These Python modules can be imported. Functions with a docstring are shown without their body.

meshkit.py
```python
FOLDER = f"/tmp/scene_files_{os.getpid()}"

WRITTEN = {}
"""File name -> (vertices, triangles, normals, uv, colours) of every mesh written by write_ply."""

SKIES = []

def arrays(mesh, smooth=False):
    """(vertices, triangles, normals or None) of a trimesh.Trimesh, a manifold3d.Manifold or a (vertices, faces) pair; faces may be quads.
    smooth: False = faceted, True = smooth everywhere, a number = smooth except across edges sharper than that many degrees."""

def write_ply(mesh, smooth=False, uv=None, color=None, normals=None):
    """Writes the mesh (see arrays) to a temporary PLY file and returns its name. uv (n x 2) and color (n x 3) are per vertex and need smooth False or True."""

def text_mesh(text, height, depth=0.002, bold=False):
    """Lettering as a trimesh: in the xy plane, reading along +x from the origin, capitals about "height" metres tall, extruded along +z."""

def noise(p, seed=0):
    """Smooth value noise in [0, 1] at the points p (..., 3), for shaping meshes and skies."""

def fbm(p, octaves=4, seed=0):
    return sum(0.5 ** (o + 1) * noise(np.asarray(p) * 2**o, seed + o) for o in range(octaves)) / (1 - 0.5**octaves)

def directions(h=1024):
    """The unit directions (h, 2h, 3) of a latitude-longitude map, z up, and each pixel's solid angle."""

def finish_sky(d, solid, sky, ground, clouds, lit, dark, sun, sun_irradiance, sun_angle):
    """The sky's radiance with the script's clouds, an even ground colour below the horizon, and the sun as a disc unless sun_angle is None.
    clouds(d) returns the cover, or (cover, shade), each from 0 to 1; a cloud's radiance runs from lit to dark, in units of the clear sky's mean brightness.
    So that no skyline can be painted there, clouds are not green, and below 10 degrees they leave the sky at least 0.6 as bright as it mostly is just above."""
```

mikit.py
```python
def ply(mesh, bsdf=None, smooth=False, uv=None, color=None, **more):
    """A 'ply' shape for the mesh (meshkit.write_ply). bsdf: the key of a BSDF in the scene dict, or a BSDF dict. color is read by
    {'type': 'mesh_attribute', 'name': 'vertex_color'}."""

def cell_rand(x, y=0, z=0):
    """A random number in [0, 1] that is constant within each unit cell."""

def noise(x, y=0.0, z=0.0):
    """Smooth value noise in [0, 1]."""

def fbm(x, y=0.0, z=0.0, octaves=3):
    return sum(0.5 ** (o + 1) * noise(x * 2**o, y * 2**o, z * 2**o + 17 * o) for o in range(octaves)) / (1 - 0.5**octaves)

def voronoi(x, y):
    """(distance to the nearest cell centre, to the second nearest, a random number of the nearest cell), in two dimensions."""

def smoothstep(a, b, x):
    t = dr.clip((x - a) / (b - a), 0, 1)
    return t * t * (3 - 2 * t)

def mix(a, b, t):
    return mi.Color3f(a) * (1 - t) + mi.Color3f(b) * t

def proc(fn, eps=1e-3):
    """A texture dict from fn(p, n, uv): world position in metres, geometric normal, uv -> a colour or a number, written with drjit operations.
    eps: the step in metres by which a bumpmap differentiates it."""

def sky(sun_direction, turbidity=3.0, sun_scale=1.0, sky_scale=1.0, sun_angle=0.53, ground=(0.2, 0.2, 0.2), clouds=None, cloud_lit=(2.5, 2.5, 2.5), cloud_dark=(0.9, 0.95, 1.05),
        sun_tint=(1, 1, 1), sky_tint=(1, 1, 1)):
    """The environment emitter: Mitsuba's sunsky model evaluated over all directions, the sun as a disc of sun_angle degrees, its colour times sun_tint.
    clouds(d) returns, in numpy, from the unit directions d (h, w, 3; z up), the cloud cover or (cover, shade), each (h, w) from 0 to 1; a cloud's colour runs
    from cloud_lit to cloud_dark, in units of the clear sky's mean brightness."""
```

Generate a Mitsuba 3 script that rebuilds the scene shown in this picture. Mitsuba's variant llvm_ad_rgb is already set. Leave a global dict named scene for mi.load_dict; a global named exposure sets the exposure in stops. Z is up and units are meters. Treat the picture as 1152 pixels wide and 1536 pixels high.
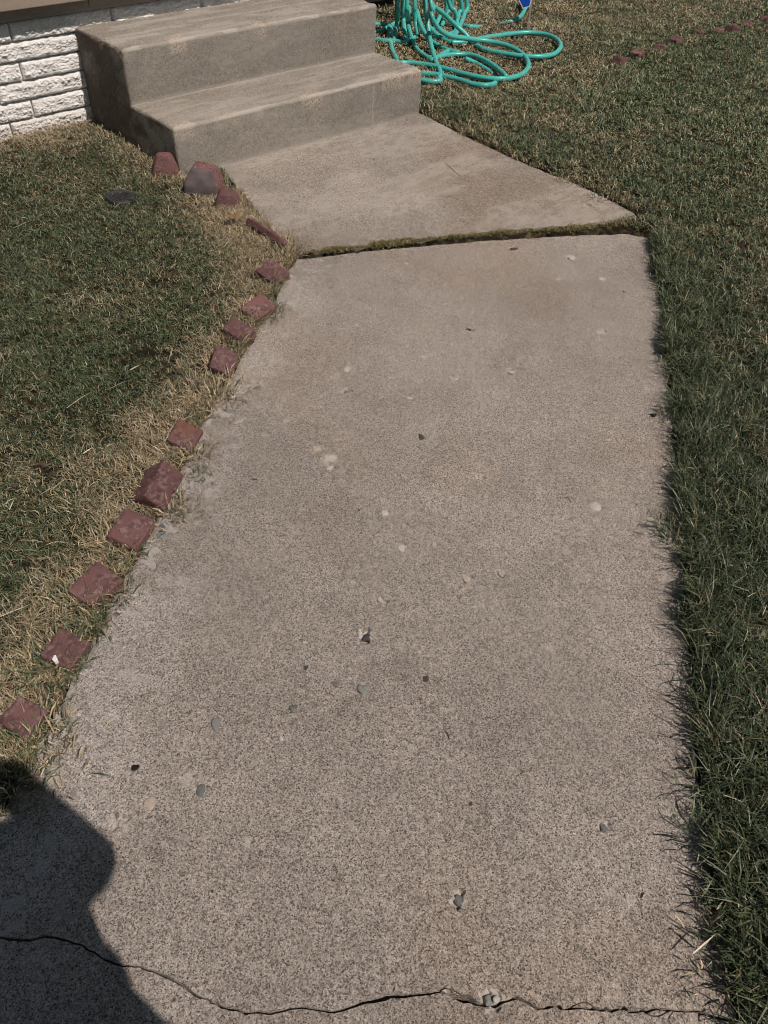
import math, random
import numpy as np, trimesh, manifold3d, shapely
import drjit as dr
import mitsuba as mi
import mikit, meshkit
from scipy.spatial import Delaunay, cKDTree
from mikit import proc, noise, fbm, voronoi, cell_rand, smoothstep, mix

random.seed(7)
RNG = np.random.default_rng(11)
scene, labels = {}, {}

# ------------------------------------------------------------------ camera, sky, exposure
# world: x along the house wall (to the right), y towards the house, z up; the origin is the foot of the steps' left front corner
PITCH, ROLL, YAW = 0.77058, 0.04722, -0.75892
CAM = np.array([-1.6812, -3.1922, 1.35])
FOCAL = 1154.0                                   # in pixels of a 1152 x 1536 picture
fwd = np.array([-math.sin(YAW) * math.cos(PITCH), math.cos(YAW) * math.cos(PITCH), -math.sin(PITCH)])
r0 = np.array([math.cos(YAW), math.sin(YAW), 0.0])
u0 = np.cross(r0, fwd)
right = math.cos(ROLL) * r0 + math.sin(ROLL) * u0
up = -math.sin(ROLL) * r0 + math.cos(ROLL) * u0
T = mi.ScalarTransform4f
scene['camera'] = {'type': 'perspective', 'fov': math.degrees(2 * math.atan(576 / FOCAL)), 'fov_axis': 'x', 'near_clip': 0.02, 'far_clip': 2000.0,
                   'to_world': T().look_at(origin=CAM.tolist(), target=(CAM + fwd).tolist(), up=up.tolist())}
SUN = np.array([0.137, -1.0, 1.376])
scene['sky'] = mikit.sky(SUN.tolist(), turbidity=3, sky_scale=0.55, sky_tint=(1.30, 1.03, 0.74), sun_tint=(0.99, 1.03, 1.18), ground=(0.14, 0.13, 0.10))
exposure = 1.29


def at(px, py, z=0.0):
    """The place at height z that lies under this pixel of the 1152 x 1536 photograph."""
    d = fwd * FOCAL + right * (px - 576) - up * (py - 768)
    return CAM + (z - CAM[2]) / d[2] * d


def pix(p):
    d = np.asarray(p, float) - CAM
    zc = d @ fwd
    zc = np.where(zc > 0.05, zc, np.nan)
    return np.stack([576 + FOCAL * (d @ right) / zc, 768 - FOCAL * (d @ up) / zc], -1)


def xy(pts, z=0.0):
    return np.array([at(a, b, z)[:2] for a, b in pts])


# ------------------------------------------------------------------ helpers
def numbered(key):
    if key not in scene and key not in labels:
        return key
    k = 1
    while f'{key}_{k:03d}' in scene or f'{key}_{k:03d}' in labels:
        k += 1
    return f'{key}_{k:03d}'


def obj(name, mesh, mat, parent=None, smooth=False, color=None, **tags):
    key = numbered(f'{parent}__{name}' if parent else name)
    scene[key] = mikit.ply(mesh, mat, smooth=smooth, color=color)
    if tags:
        labels[key] = tags
    return key


def thing(name, label, category, group=None):
    key = numbered(name)
    labels[key] = {'label': label, 'category': category}
    if group:
        labels[key]['group'] = group
    return key


def rounded_box(size, r, step, seg=None):
    """A box about the origin with rounded edges, meshed in quads of about this step."""
    sx, sy, sz = size
    V, F = [], []
    half = np.array(size) / 2

    def lin(n):
        n = max(2, int(math.ceil(n / step)))
        return n
    n = [lin(s) for s in size]
    ticks = []
    for s, k in zip(size, n):
        t = np.linspace(-s / 2, s / 2, k + 1)
        extra = [-s / 2 + r * 0.3, -s / 2 + r, s / 2 - r, s / 2 - r * 0.3]
        ticks.append(np.unique(np.round(np.concatenate([t, extra]), 6)))
    at_ = 0
    for ax in range(3):
        a, b = (ax + 1) % 3, (ax + 2) % 3
        A, B = np.meshgrid(ticks[a], ticks[b], indexing='ij')
        for sgn in (-1, 1):
            p = np.zeros(A.shape + (3,))
            p[..., a], p[..., b], p[..., ax] = A, B, sgn * half[ax]
            idx = np.arange(A.size).reshape(A.shape) + at_
            q = np.stack([idx[:-1, :-1], idx[1:, :-1], idx[1:, 1:], idx[:-1, 1:]], -1).reshape(-1, 4)
            if sgn < 0:
                q = q[:, ::-1]
            V.append(p.reshape(-1, 3)); F.append(q); at_ += A.size
    V, F = np.vstack(V), np.vstack(F)
    inner = np.clip(V, -(half - r), half - r)
    d = V - inner
    L = np.linalg.norm(d, axis=1, keepdims=True)
    V = np.where(L > 1e-9, inner + d / np.maximum(L, 1e-9) * r, V)
    key = np.round(V, 6)
    u, inv = np.unique(key, axis=0, return_inverse=True)
    F = inv.ravel()[F]
    tri = np.vstack([F[:, [0, 1, 2]], F[:, [0, 2, 3]]])
    ok = (tri[:, 0] != tri[:, 1]) & (tri[:, 1] != tri[:, 2]) & (tri[:, 0] != tri[:, 2])
    return trimesh.Trimesh(u, tri[ok], process=False)


def spline(ctrl, per=10):
    """Catmull-Rom through the control points."""
    c = np.asarray(ctrl, float)
    c = np.vstack([2 * c[0] - c[1], c, 2 * c[-1] - c[-2]])
    out = []
    for i in range(1, len(c) - 2):
        p0, p1, p2, p3 = c[i - 1:i + 3]
        for t in np.arange(per) / per:
            out.append(0.5 * (2 * p1 + (p2 - p0) * t + (2 * p0 - 5 * p1 + 4 * p2 - p3) * t * t + (3 * p1 - p0 - 3 * p2 + p3) * t ** 3))
    return np.vstack([out, c[-2]])


def tube(path, radius, sides=12, caps=True):
    p = np.asarray(path, float)
    n = len(p)
    rad = np.broadcast_to(radius, (n,))
    t = np.gradient(p, axis=0)
    t /= np.linalg.norm(t, axis=1, keepdims=True) + 1e-12
    a = np.zeros_like(p)
    ref = np.array([0, 0, 1.0]) if abs(t[0, 2]) < 0.9 else np.array([1.0, 0, 0])
    a[0] = np.cross(t[0], ref); a[0] /= np.linalg.norm(a[0])
    for i in range(1, n):
        v = a[i - 1] - t[i] * (a[i - 1] @ t[i])
        a[i] = v / (np.linalg.norm(v) + 1e-12)
    b = np.cross(t, a)
    ang = np.arange(sides) * 2 * np.pi / sides
    V = (p[:, None] + rad[:, None, None] * (np.cos(ang)[None, :, None] * a[:, None] + np.sin(ang)[None, :, None] * b[:, None])).reshape(-1, 3)
    i, j = np.meshgrid(np.arange(n - 1), np.arange(sides), indexing='ij')
    q = np.stack([i * sides + j, i * sides + (j + 1) % sides, (i + 1) * sides + (j + 1) % sides, (i + 1) * sides + j], -1).reshape(-1, 4)
    F = np.vstack([q[:, [0, 1, 2]], q[:, [0, 2, 3]]])
    if caps:
        V = np.vstack([V, p[0], p[-1]])
        k = np.arange(sides)
        F = np.vstack([F, np.stack([np.full(sides, n * sides), (k + 1) % sides, k], -1), np.stack([np.full(sides, n * sides + 1), (n - 1) * sides + k, (n - 1) * sides + (k + 1) % sides], -1)])
    return trimesh.Trimesh(V, F, process=False)


def join(ms):
    return trimesh.util.concatenate(ms)


# ------------------------------------------------------------------ the stair's measures
W, R1, T1, R2, T2, TILT = 1.4727, 0.2132, 0.3671, 0.2249, 0.4490, math.tan(0.01222)
YW = T1 + T2                                      # the plane of the brick faces

# ------------------------------------------------------------------ materials
# pits and flakes in the walk: pixel, radius in pixels, pale rim (0-1), depth in mm
PITS = [(301, 1185, 10, .5, 2), (223, 1205, 10, .5, 3), (178, 1232, 13, .5, 4), (545, 1032, 9, .5, 2), (548, 952, 11, 1, 7), (503, 1024, 6, .5, 3), (638, 1018, 5, .4, 2),
        (602, 822, 6, .9, 2), (577, 770, 6, .8, 2), (607, 787, 5, .6, 3), (650, 815, 5, .7, 3), (700, 868, 8, .6, 3), (750, 861, 7, .8, 5), (724, 908, 5, .4, 2), (575, 900, 6, .7, 4),
        (720, 715, 6, .8, 4), (495, 688, 11, .8, 3), (497, 702, 6, .8, 3), (475, 673, 7, .6, 2), (632, 655, 6, .3, 2), (614, 598, 4, .9, 1), (519, 587, 7, .5, 5), (503, 565, 7, .4, 4),
        (525, 552, 6, .7, 1), (703, 493, 6, .6, 6), (893, 760, 9, 1, 3), (906, 1240, 11, .5, 4), (687, 1348, 12, .9, 6), (735, 1500, 16, 1, 7), (590, 1487, 8, .4, 4), (672, 1486, 6, .6, 3), (760, 1500, 8, .9, 3), (770, 372, 6, .2, 2), (857, 386, 9, .7, 3),
        (555, 238, 6, .3, 4), (590, 316, 8, .8, 2), (620, 318, 7, .7, 3), (504, 334, 8, .8, 3), (883, 309, 8, .7, 4), (637, 536, 4, .8, 2), (682, 567, 6, .8, 4), (766, 557, 7, .5, 3),
        (902, 498, 7, .6, 3), (1008, 998, 8, .9, 1), (242, 790, 7, .2, 2), (340, 618, 12, .6, 1), (372, 1262, 7, .6, 2), (65, 1153, 10, .5, 2), (110, 1190, 8, .4, 2), (838, 418, 5, .7, 2),
        (904, 418, 5, .9, 1), (780, 430, 5, .5, 4), (300, 890, 6, .7, 1), (825, 972, 6, .6, 1), (280, 1170, 12, .5, 1), (430, 632, 5, .5, 3), (612, 394, 5, .5, 3), (560, 360, 6, .3, 1)]
PIT_XY = [(*at(a, b)[:2], r) for a, b, r, _, _ in PITS]
PIT_R = [r / (FOCAL / max(0.3, (np.append(p[:2], 0) - CAM) @ fwd)) for p, (a, b, r, _, _) in zip(PIT_XY, PITS)]

WALK_LEFT = [(-0.048, -0.925), (-0.389, -1.213), (-0.847, -1.562), (-1.194, -1.866), (-1.448, -2.073), (-1.668, -2.256), (-1.97, -2.505), (-3.6, -3.93)]
WALK_RIGHT = [(1.196, -1.680), (0.850, -1.940), (0.482, -2.216), (0.158, -2.453), (-0.206, -2.716), (-0.541, -2.953), (-0.785, -3.131), (-0.918, -3.248), (-1.023, -3.339), (-2.7, -4.58)]
EDGE = np.array(WALK_LEFT[:6])


def edge_left(x, y):
    """Distance from the walk's worn left edge, for textures (the edge is nearly straight)."""
    return ((x + 0.048) * (-0.641) + (y + 0.925) * 0.767) * -1.0


def concrete(base, light, dark, grain, contrast, stains, pits=False, pale=0.5, nosing=False):
    def fn(p, n, uv):
        x, y, z = p.x, p.y, p.z
        a = voronoi((x + 0.31 * z) / grain, (y + z) / grain)
        a2 = voronoi((x - 0.2 * z + 5) / (grain * 2.0), (y + z + 3) / (grain * 2.0))
        fine = noise(x / (grain * 0.55) + 31, y / (grain * 0.55), z / (grain * 0.55))
        sand = noise(x / (grain * 1.9), y / (grain * 1.9) + 7, z / (grain * 1.9))
        g = a[2]
        c = mi.Color3f(*base)
        c = mix(c, mi.Color3f(*light), contrast * smoothstep(0.62, 0.95, g) + 0.25 * contrast * smoothstep(0.5, 0.9, sand))
        c = mix(c, mi.Color3f(*dark), contrast * (smoothstep(0.26, 0.06, g) * 0.80 + 0.50 * smoothstep(0.38, 0.75, a[0]) + 0.25 * smoothstep(0.55, 0.2, fine)))
        c = mix(c, mi.Color3f(*dark) * 1.25, contrast * 0.55 * smoothstep(0.20, 0.08, a2[2]) * smoothstep(0.62, 0.40, a2[0]))
        c = mix(c, mi.Color3f(*light), contrast * 0.40 * smoothstep(0.80, 0.92, a2[2]) * smoothstep(0.62, 0.40, a2[0]))
        c = c * (1 + contrast * (0.20 * (a2[2] - 0.5) + 0.26 * (noise(x / (grain * 5), y / (grain * 5), z / (grain * 5)) - 0.5)))
        big = fbm(x * 1.7 + 3, y * 1.7, z * 2, 4)
        mid = fbm(x * 9 + 11, y * 9, z * 9, 3)
        c = c * (1 + stains * (0.9 * (big - 0.5) + 0.7 * (mid - 0.5)))
        c = mix(c, c * mi.Color3f(0.86, 0.78, 0.70), smoothstep(0.5, 0.72, fbm(x * 2.3 + 40, y * 2.3 + 9, z * 2, 3)) * 0.45 * stains / 0.35)
        if pits:
            e = edge_left(x, y)
            worn = smoothstep(0.26, 0.0, e + 0.10 * (mid - 0.5) - 0.0) * smoothstep(-0.05, 0.02, e + 0.05)
            c = mix(c, c * mi.Color3f(1.10, 1.13, 1.18) + 0.015, worn * smoothstep(0.35, 0.6, mid))
            c = mix(c, mi.Color3f(0.44, 0.43, 0.42), worn * smoothstep(0.66, 0.80, fbm(x * 31, y * 31, 5, 3)) * 0.7)
            for (qx, qy, _), r, (_, _, _, rim, _) in zip(PIT_XY, PIT_R, PITS):
                d = dr.sqrt(dr.square(x - qx) + dr.square(y - qy)) / r + 1.0 * (noise(x * 210 + qx * 9, y * 210) - 0.5)
                c = mix(c, mi.Color3f(0.52, 0.485, 0.45), smoothstep(1.2, 0.7, d) * rim * 0.8)
        else:
            w = smoothstep(0.50, 0.68, fbm(x * 2.1 + 1.7, y * 6, z * 5, 4)) * (0.4 + 0.6 * smoothstep(0.4, 0.6, fbm(x * 22, y * 60, z * 60, 3)))
            c = mix(c, mi.Color3f(*light), w * pale)
            if nosing:
                tr = fbm(x * 5 + 2, y * 30, z * 30 + 7, 4)
                c = mix(c, mi.Color3f(*light), smoothstep(0.54, 0.62, tr) * 0.36 * (0.2 + 0.8 * smoothstep(0.5, 0.8, n.z)))
                c = mix(c, c * mi.Color3f(0.80, 0.79, 0.78), smoothstep(0.42, 0.36, tr) * (0.12 + 0.30 * smoothstep(0.5, 0.8, n.z)))
                grime_shade = smoothstep(0.36, 0.60, fbm(y * 7 + 1, z * 9, 6, 4)) * smoothstep(-0.5, -0.9, n.x)  # grime patches that also paint deeper shade onto the left side face
                c = mix(c, c * mi.Color3f(0.50, 0.44, 0.40), grime_shade)
                k = fbm(x * 16, y * 40 + z * 40, 3, 3)
                for ny, nz in ((0.0, R1), (T1, R1 + R2)):
                    zz = nz + TILT * (x - W / 2)
                    d = dr.sqrt(dr.square(y - ny - 0.004) + dr.square(z - zz + 0.004))
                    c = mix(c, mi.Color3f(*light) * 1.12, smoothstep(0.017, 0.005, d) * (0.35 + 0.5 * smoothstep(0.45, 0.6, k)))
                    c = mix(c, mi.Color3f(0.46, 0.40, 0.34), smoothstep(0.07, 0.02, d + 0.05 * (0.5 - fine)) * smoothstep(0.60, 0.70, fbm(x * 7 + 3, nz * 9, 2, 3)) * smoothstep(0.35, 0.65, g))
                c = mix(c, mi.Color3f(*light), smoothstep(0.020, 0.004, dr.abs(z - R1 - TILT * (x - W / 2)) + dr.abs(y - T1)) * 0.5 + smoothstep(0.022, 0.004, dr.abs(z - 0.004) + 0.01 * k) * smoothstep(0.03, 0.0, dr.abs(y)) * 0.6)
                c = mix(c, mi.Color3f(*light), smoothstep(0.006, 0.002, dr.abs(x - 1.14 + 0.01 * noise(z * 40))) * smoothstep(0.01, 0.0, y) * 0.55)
        return dr.clip(c, 0.015, 0.75)
    return fn


def bump_fn(grain, amp):
    def fn(p, n, uv):
        a = voronoi((p.x + p.z * 0.7) / grain, (p.y + p.z * 0.9) / grain)
        return (0.5 - a[0]) * amp + fbm(p.x / (grain * 3), p.y / (grain * 3), p.z / (grain * 3), 2) * amp
    return fn


def two(d):
    return {'type': 'twosided', 'bsdf': d}


def rough(color, r=0.85, spec=0.3):
    return {'type': 'principled', 'base_color': color if isinstance(color, dict) else {'type': 'rgb', 'value': list(color)}, 'roughness': r, 'specular': spec}


def bumped(color_fn, height_fn, r=0.88, eps=4e-4, spec=0.25):
    return two({'type': 'bumpmap', 'arbitrary': proc(height_fn, eps), 'scale': 1.0, 'bsdf': rough(proc(color_fn), r, spec)})


scene['walk_concrete'] = bumped(concrete((0.318, 0.286, 0.262), (0.50, 0.458, 0.425), (0.092, 0.079, 0.070), 0.0020, 1.0, 0.40, pits=True), bump_fn(0.0020, 0.0008))
scene['landing_concrete'] = bumped(concrete((0.262, 0.236, 0.213), (0.40, 0.375, 0.345), (0.095, 0.080, 0.068), 0.0036, 0.75, 0.48, pale=0.5), bump_fn(0.0030, 0.0009))
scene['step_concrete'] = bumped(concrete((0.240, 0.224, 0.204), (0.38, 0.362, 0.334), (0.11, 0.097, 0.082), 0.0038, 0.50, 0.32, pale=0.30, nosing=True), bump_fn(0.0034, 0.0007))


def soil_fn(p, n, uv):
    a = fbm(p.x * 60, p.y * 60, 0, 3)
    b = fbm(p.x * 3, p.y * 3, 4, 3)
    c = mix(mi.Color3f(0.022, 0.018, 0.013), mi.Color3f(0.11, 0.085, 0.055), smoothstep(0.45, 0.8, a))
    return mix(c, c * mi.Color3f(0.70, 0.72, 0.62), smoothstep(0.4, 0.6, b))


scene['soil'] = two(rough(proc(soil_fn), 0.95, 0.1))


def white_paint_fn(p, n, uv):
    a = fbm(p.x * 25, p.y * 25, p.z * 25, 3)
    c = mix(mi.Color3f(0.87, 0.885, 0.90), mi.Color3f(0.80, 0.80, 0.795), smoothstep(0.45, 0.75, a))
    dirt = smoothstep(0.12, 0.0, p.z + 0.08 * (a - 0.5))
    return mix(c, mi.Color3f(0.55, 0.48, 0.42), dirt * 0.65)


def white_bump(p, n, uv):
    return fbm(p.x * 190, p.y * 190, p.z * 190, 3) * 0.012 + noise(p.x * 700, p.y * 700, p.z * 700) * 0.0006


scene['white_paint'] = two({'type': 'bumpmap', 'arbitrary': proc(white_bump, 5e-4), 'scale': 1.0, 'bsdf': rough(proc(white_paint_fn), 0.7, 0.3)})
scene['white_mortar'] = two(rough((0.70, 0.69, 0.67), 0.9, 0.1))


def beige_fn(p, n, uv):
    a = fbm(p.x * 6, p.y * 6, p.z * 30, 3)
    b = noise(p.x * 400, p.y * 400, p.z * 400)
    return mi.Color3f(0.30, 0.255, 0.215) * (0.85 + 0.3 * a + 0.12 * (b - 0.5))


scene['beige_board'] = two(rough(proc(beige_fn), 0.8, 0.2))


def grey_board_fn(p, n, uv):
    a = fbm(p.x * 40, p.y * 40, p.z * 90, 3)
    return mi.Color3f(0.31, 0.28, 0.25) * (0.8 + 0.4 * a)


scene['grey_board'] = two(rough(proc(grey_board_fn), 0.8, 0.2))
scene['dark_wall'] = two(rough((0.035, 0.030, 0.027), 0.8, 0.2))
scene['black_metal'] = two(rough((0.02, 0.02, 0.021), 0.45, 0.5))


def red_fn(p, n, uv):
    a = fbm(p.x * 45, p.y * 45, p.z * 45, 4)
    b = fbm(p.x * 130 + 5, p.y * 130, p.z * 130, 4)
    t = noise(p.x * 7.7 + 0.2, p.y * 7.7) * 1.6 - 0.3
    c = mix(mi.Color3f(0.150, 0.075, 0.077), mi.Color3f(0.102, 0.053, 0.056), smoothstep(0.35, 0.7, a))
    c = mix(c, mi.Color3f(0.23, 0.150, 0.145), smoothstep(0.40, 0.70, b) * smoothstep(0.36, 0.60, a) * 0.9)
    spots = smoothstep(0.60, 0.72, fbm(p.x * 75 + 9, p.y * 75, p.z * 75, 3))
    c = mix(c, c * 0.55, spots * 0.6)
    return c * (0.82 + 0.36 * t)


def red_bump(p, n, uv):
    return fbm(p.x * 220, p.y * 220, p.z * 220, 3) * 0.0022


scene['red_brick'] = two({'type': 'bumpmap', 'arbitrary': proc(red_bump, 5e-4), 'scale': 1.0, 'bsdf': rough(proc(red_fn), 0.75, 0.3)})


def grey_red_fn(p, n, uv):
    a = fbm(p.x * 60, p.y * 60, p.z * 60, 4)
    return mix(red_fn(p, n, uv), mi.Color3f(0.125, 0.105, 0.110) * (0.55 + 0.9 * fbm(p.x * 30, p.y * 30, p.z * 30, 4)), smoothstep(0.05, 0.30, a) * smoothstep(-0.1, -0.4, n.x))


scene['red_brick_weathered'] = two({'type': 'bumpmap', 'arbitrary': proc(red_bump, 5e-4), 'scale': 1.0, 'bsdf': rough(proc(grey_red_fn), 0.8, 0.2)})


def hose_fn(p, n, uv):
    a = fbm(p.x * 30, p.y * 30, p.z * 30, 3)
    b = fbm(p.x * 120, p.y * 120, p.z * 120, 2)
    c = mix(mi.Color3f(0.050, 0.40, 0.375), mi.Color3f(0.085, 0.50, 0.47), a)
    dust = smoothstep(0.48, 0.75, fbm(p.x * 14 + 3, p.y * 14, p.z * 14, 4)) * smoothstep(0.35, 0.7, b)
    c = mix(c, mi.Color3f(0.20, 0.27, 0.22), dust * 0.45)
    return mix(c, mi.Color3f(0.12, 0.20, 0.15), smoothstep(0.62, 0.80, b) * 0.35)


scene['hose_plastic'] = two(rough(proc(hose_fn), 0.33, 0.5))
scene['blade'] = two({'type': 'principled', 'base_color': {'type': 'mesh_attribute', 'name': 'vertex_color'}, 'roughness': 0.45, 'specular': 0.5})
scene['sign_blue'] = two(rough((0.008, 0.075, 0.55), 0.35, 0.5))
scene['sign_white'] = two(rough((0.8, 0.8, 0.8), 0.4, 0.5))
scene['stake_metal'] = two(rough((0.34, 0.31, 0.27), 0.55, 0.5))


def lid_fn(p, n, uv):
    a = fbm(p.x * 90, p.y * 90, 0, 3)
    return mi.Color3f(0.030, 0.032, 0.036) * (0.6 + 0.9 * a)


scene['lid_plastic'] = two(rough(proc(lid_fn), 0.6, 0.4))
PEBBLE_TONES = {'bluegrey': (0.20, 0.21, 0.205), 'grey': (0.135, 0.14, 0.14), 'dark': (0.055, 0.056, 0.057), 'black': (0.010, 0.010, 0.011), 'pink': (0.40, 0.34, 0.295), 'white': (0.45, 0.43, 0.405)}


def pebble_mat(col):
    def fn(p, n, uv):
        return mi.Color3f(*col) * (0.7 + 0.6 * fbm(p.x * 350, p.y * 350, p.z * 350, 3))
    return two(rough(proc(fn), 0.7, 0.3))


for k, v in PEBBLE_TONES.items():
    scene['pebble_' + k] = pebble_mat(v)

# ------------------------------------------------------------------ the walk: slabs, crack, landing
CRACK = [(0, 1407), (22, 1409), (45, 1411), (58, 1406), (70, 1402), (84, 1406), (105, 1413), (125, 1418), (137, 1427), (150, 1436), (164, 1441), (180, 1448), (205, 1450), (235, 1458), (250, 1465), (262, 1472),
         (285, 1485), (292, 1492), (304, 1497), (320, 1505), (345, 1513), (362, 1516), (380, 1519), (400, 1519), (420, 1516), (440, 1512), (465, 1514), (490, 1517), (515, 1515), (532, 1508), (552, 1501), (575, 1496),
         (590, 1491), (610, 1493), (640, 1491), (655, 1487), (672, 1490), (686, 1495), (704, 1500), (722, 1506), (746, 1506), (758, 1502), (776, 1497), (792, 1505), (806, 1513), (822, 1510), (836, 1509), (846, 1515), (868, 1511),
         (892, 1512), (916, 1517), (932, 1510), (942, 1516), (954, 1519), (976, 1515), (999, 1515), (1019, 1517), (1039, 1515), (1054, 1520), (1067, 1525)]
crack = xy(CRACK)
jit = RNG.normal(0, 0.0012, (len(crack) * 3, 2))
t = np.linspace(0, len(crack) - 1, len(crack) * 3)
crack = np.stack([np.interp(t, np.arange(len(crack)), crack[:, k]) for k in (0, 1)], -1) + jit
d0, d1 = crack[0] - crack[8], crack[-1] - crack[-8]
crack = np.vstack([crack[0] + d0 / np.linalg.norm(d0) * 0.35, crack, crack[-1] + d1 / np.linalg.norm(d1) * 0.2])
# the gap widens and narrows along the crack
gap = np.array([0.0009 + 0.0018 * meshkit.noise([i * 0.21, 3.3, 0.5]) for i in range(len(crack))])
gap += 0.0022 * np.exp(-((np.arange(len(crack)) - 96) / 6.0) ** 2) + 0.0025 * np.exp(-((np.arange(len(crack)) - 116) / 4.0) ** 2)
tang = np.gradient(crack, axis=0)
tang /= np.linalg.norm(tang, axis=1, keepdims=True)
nrm = np.stack([-tang[:, 1], tang[:, 0]], -1)
crack_poly = shapely.Polygon(np.vstack([crack + nrm * gap[:, None], (crack - nrm * gap[:, None])[::-1]])).buffer(0)
side_cracks = [xy(c) for c in ([(655, 1487), (668, 1481), (682, 1486), (704, 1500)], [(852, 1512), (866, 1506), (878, 1502), (892, 1511)], [(966, 1518), (976, 1523), (990, 1524), (1003, 1516)])]
for c in side_cracks:
    crack_poly = crack_poly.union(shapely.LineString(c).buffer(0.0009))

joint_near = xy([(446, 387), (500, 382), (560, 375), (640, 367), (700, 362), (760, 358), (870, 352), (940, 350)])
joint_far = xy([(438, 377), (500, 372), (560, 366), (620, 358), (680, 351), (740, 346), (800, 341), (880, 336), (956, 322)])


def wobble(pts, amp, step=0.02, seed=0):
    """A polyline resampled and roughened like a broken concrete edge."""
    ls = shapely.LineString(pts)
    s = np.arange(0, ls.length, step)
    p = np.array([ls.interpolate(v).coords[0] for v in s] + [ls.coords[-1]])
    k = np.arange(len(p))
    off = (meshkit.fbm(np.stack([k * 0.35, np.full(len(k), seed * 7.7), 0 * k], -1), 3) - 0.5) * 2 * amp
    d = np.gradient(p, axis=0)
    d /= np.linalg.norm(d, axis=1, keepdims=True)
    return p + np.stack([-d[:, 1], d[:, 0]], -1) * off[:, None]


walk_poly = shapely.Polygon(np.vstack([wobble(WALK_LEFT, 0.012, seed=1)[::-1], wobble(joint_near, 0.005, seed=2), wobble(WALK_RIGHT, 0.010, seed=3)])).buffer(0)
LAND_LEFT = [(0.212, 0.03), (0.205, -0.01), (0.13, -0.28), (0.04, -0.58), tuple(joint_far[0])]
LAND_RIGHT = [tuple(joint_far[-1]), (1.376, -1.30), (1.392, -1.084), (1.385, -0.852), (1.432, -0.408), (1.486, -0.008), (1.49, 0.03)]
land_poly = shapely.Polygon(np.vstack([wobble(LAND_LEFT, 0.008, seed=4), wobble(joint_far, 0.005, seed=5), wobble(LAND_RIGHT, 0.009, seed=6)])).buffer(0)
pieces = sorted(walk_poly.difference(crack_poly).geoms, key=lambda g: -g.area)


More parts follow.
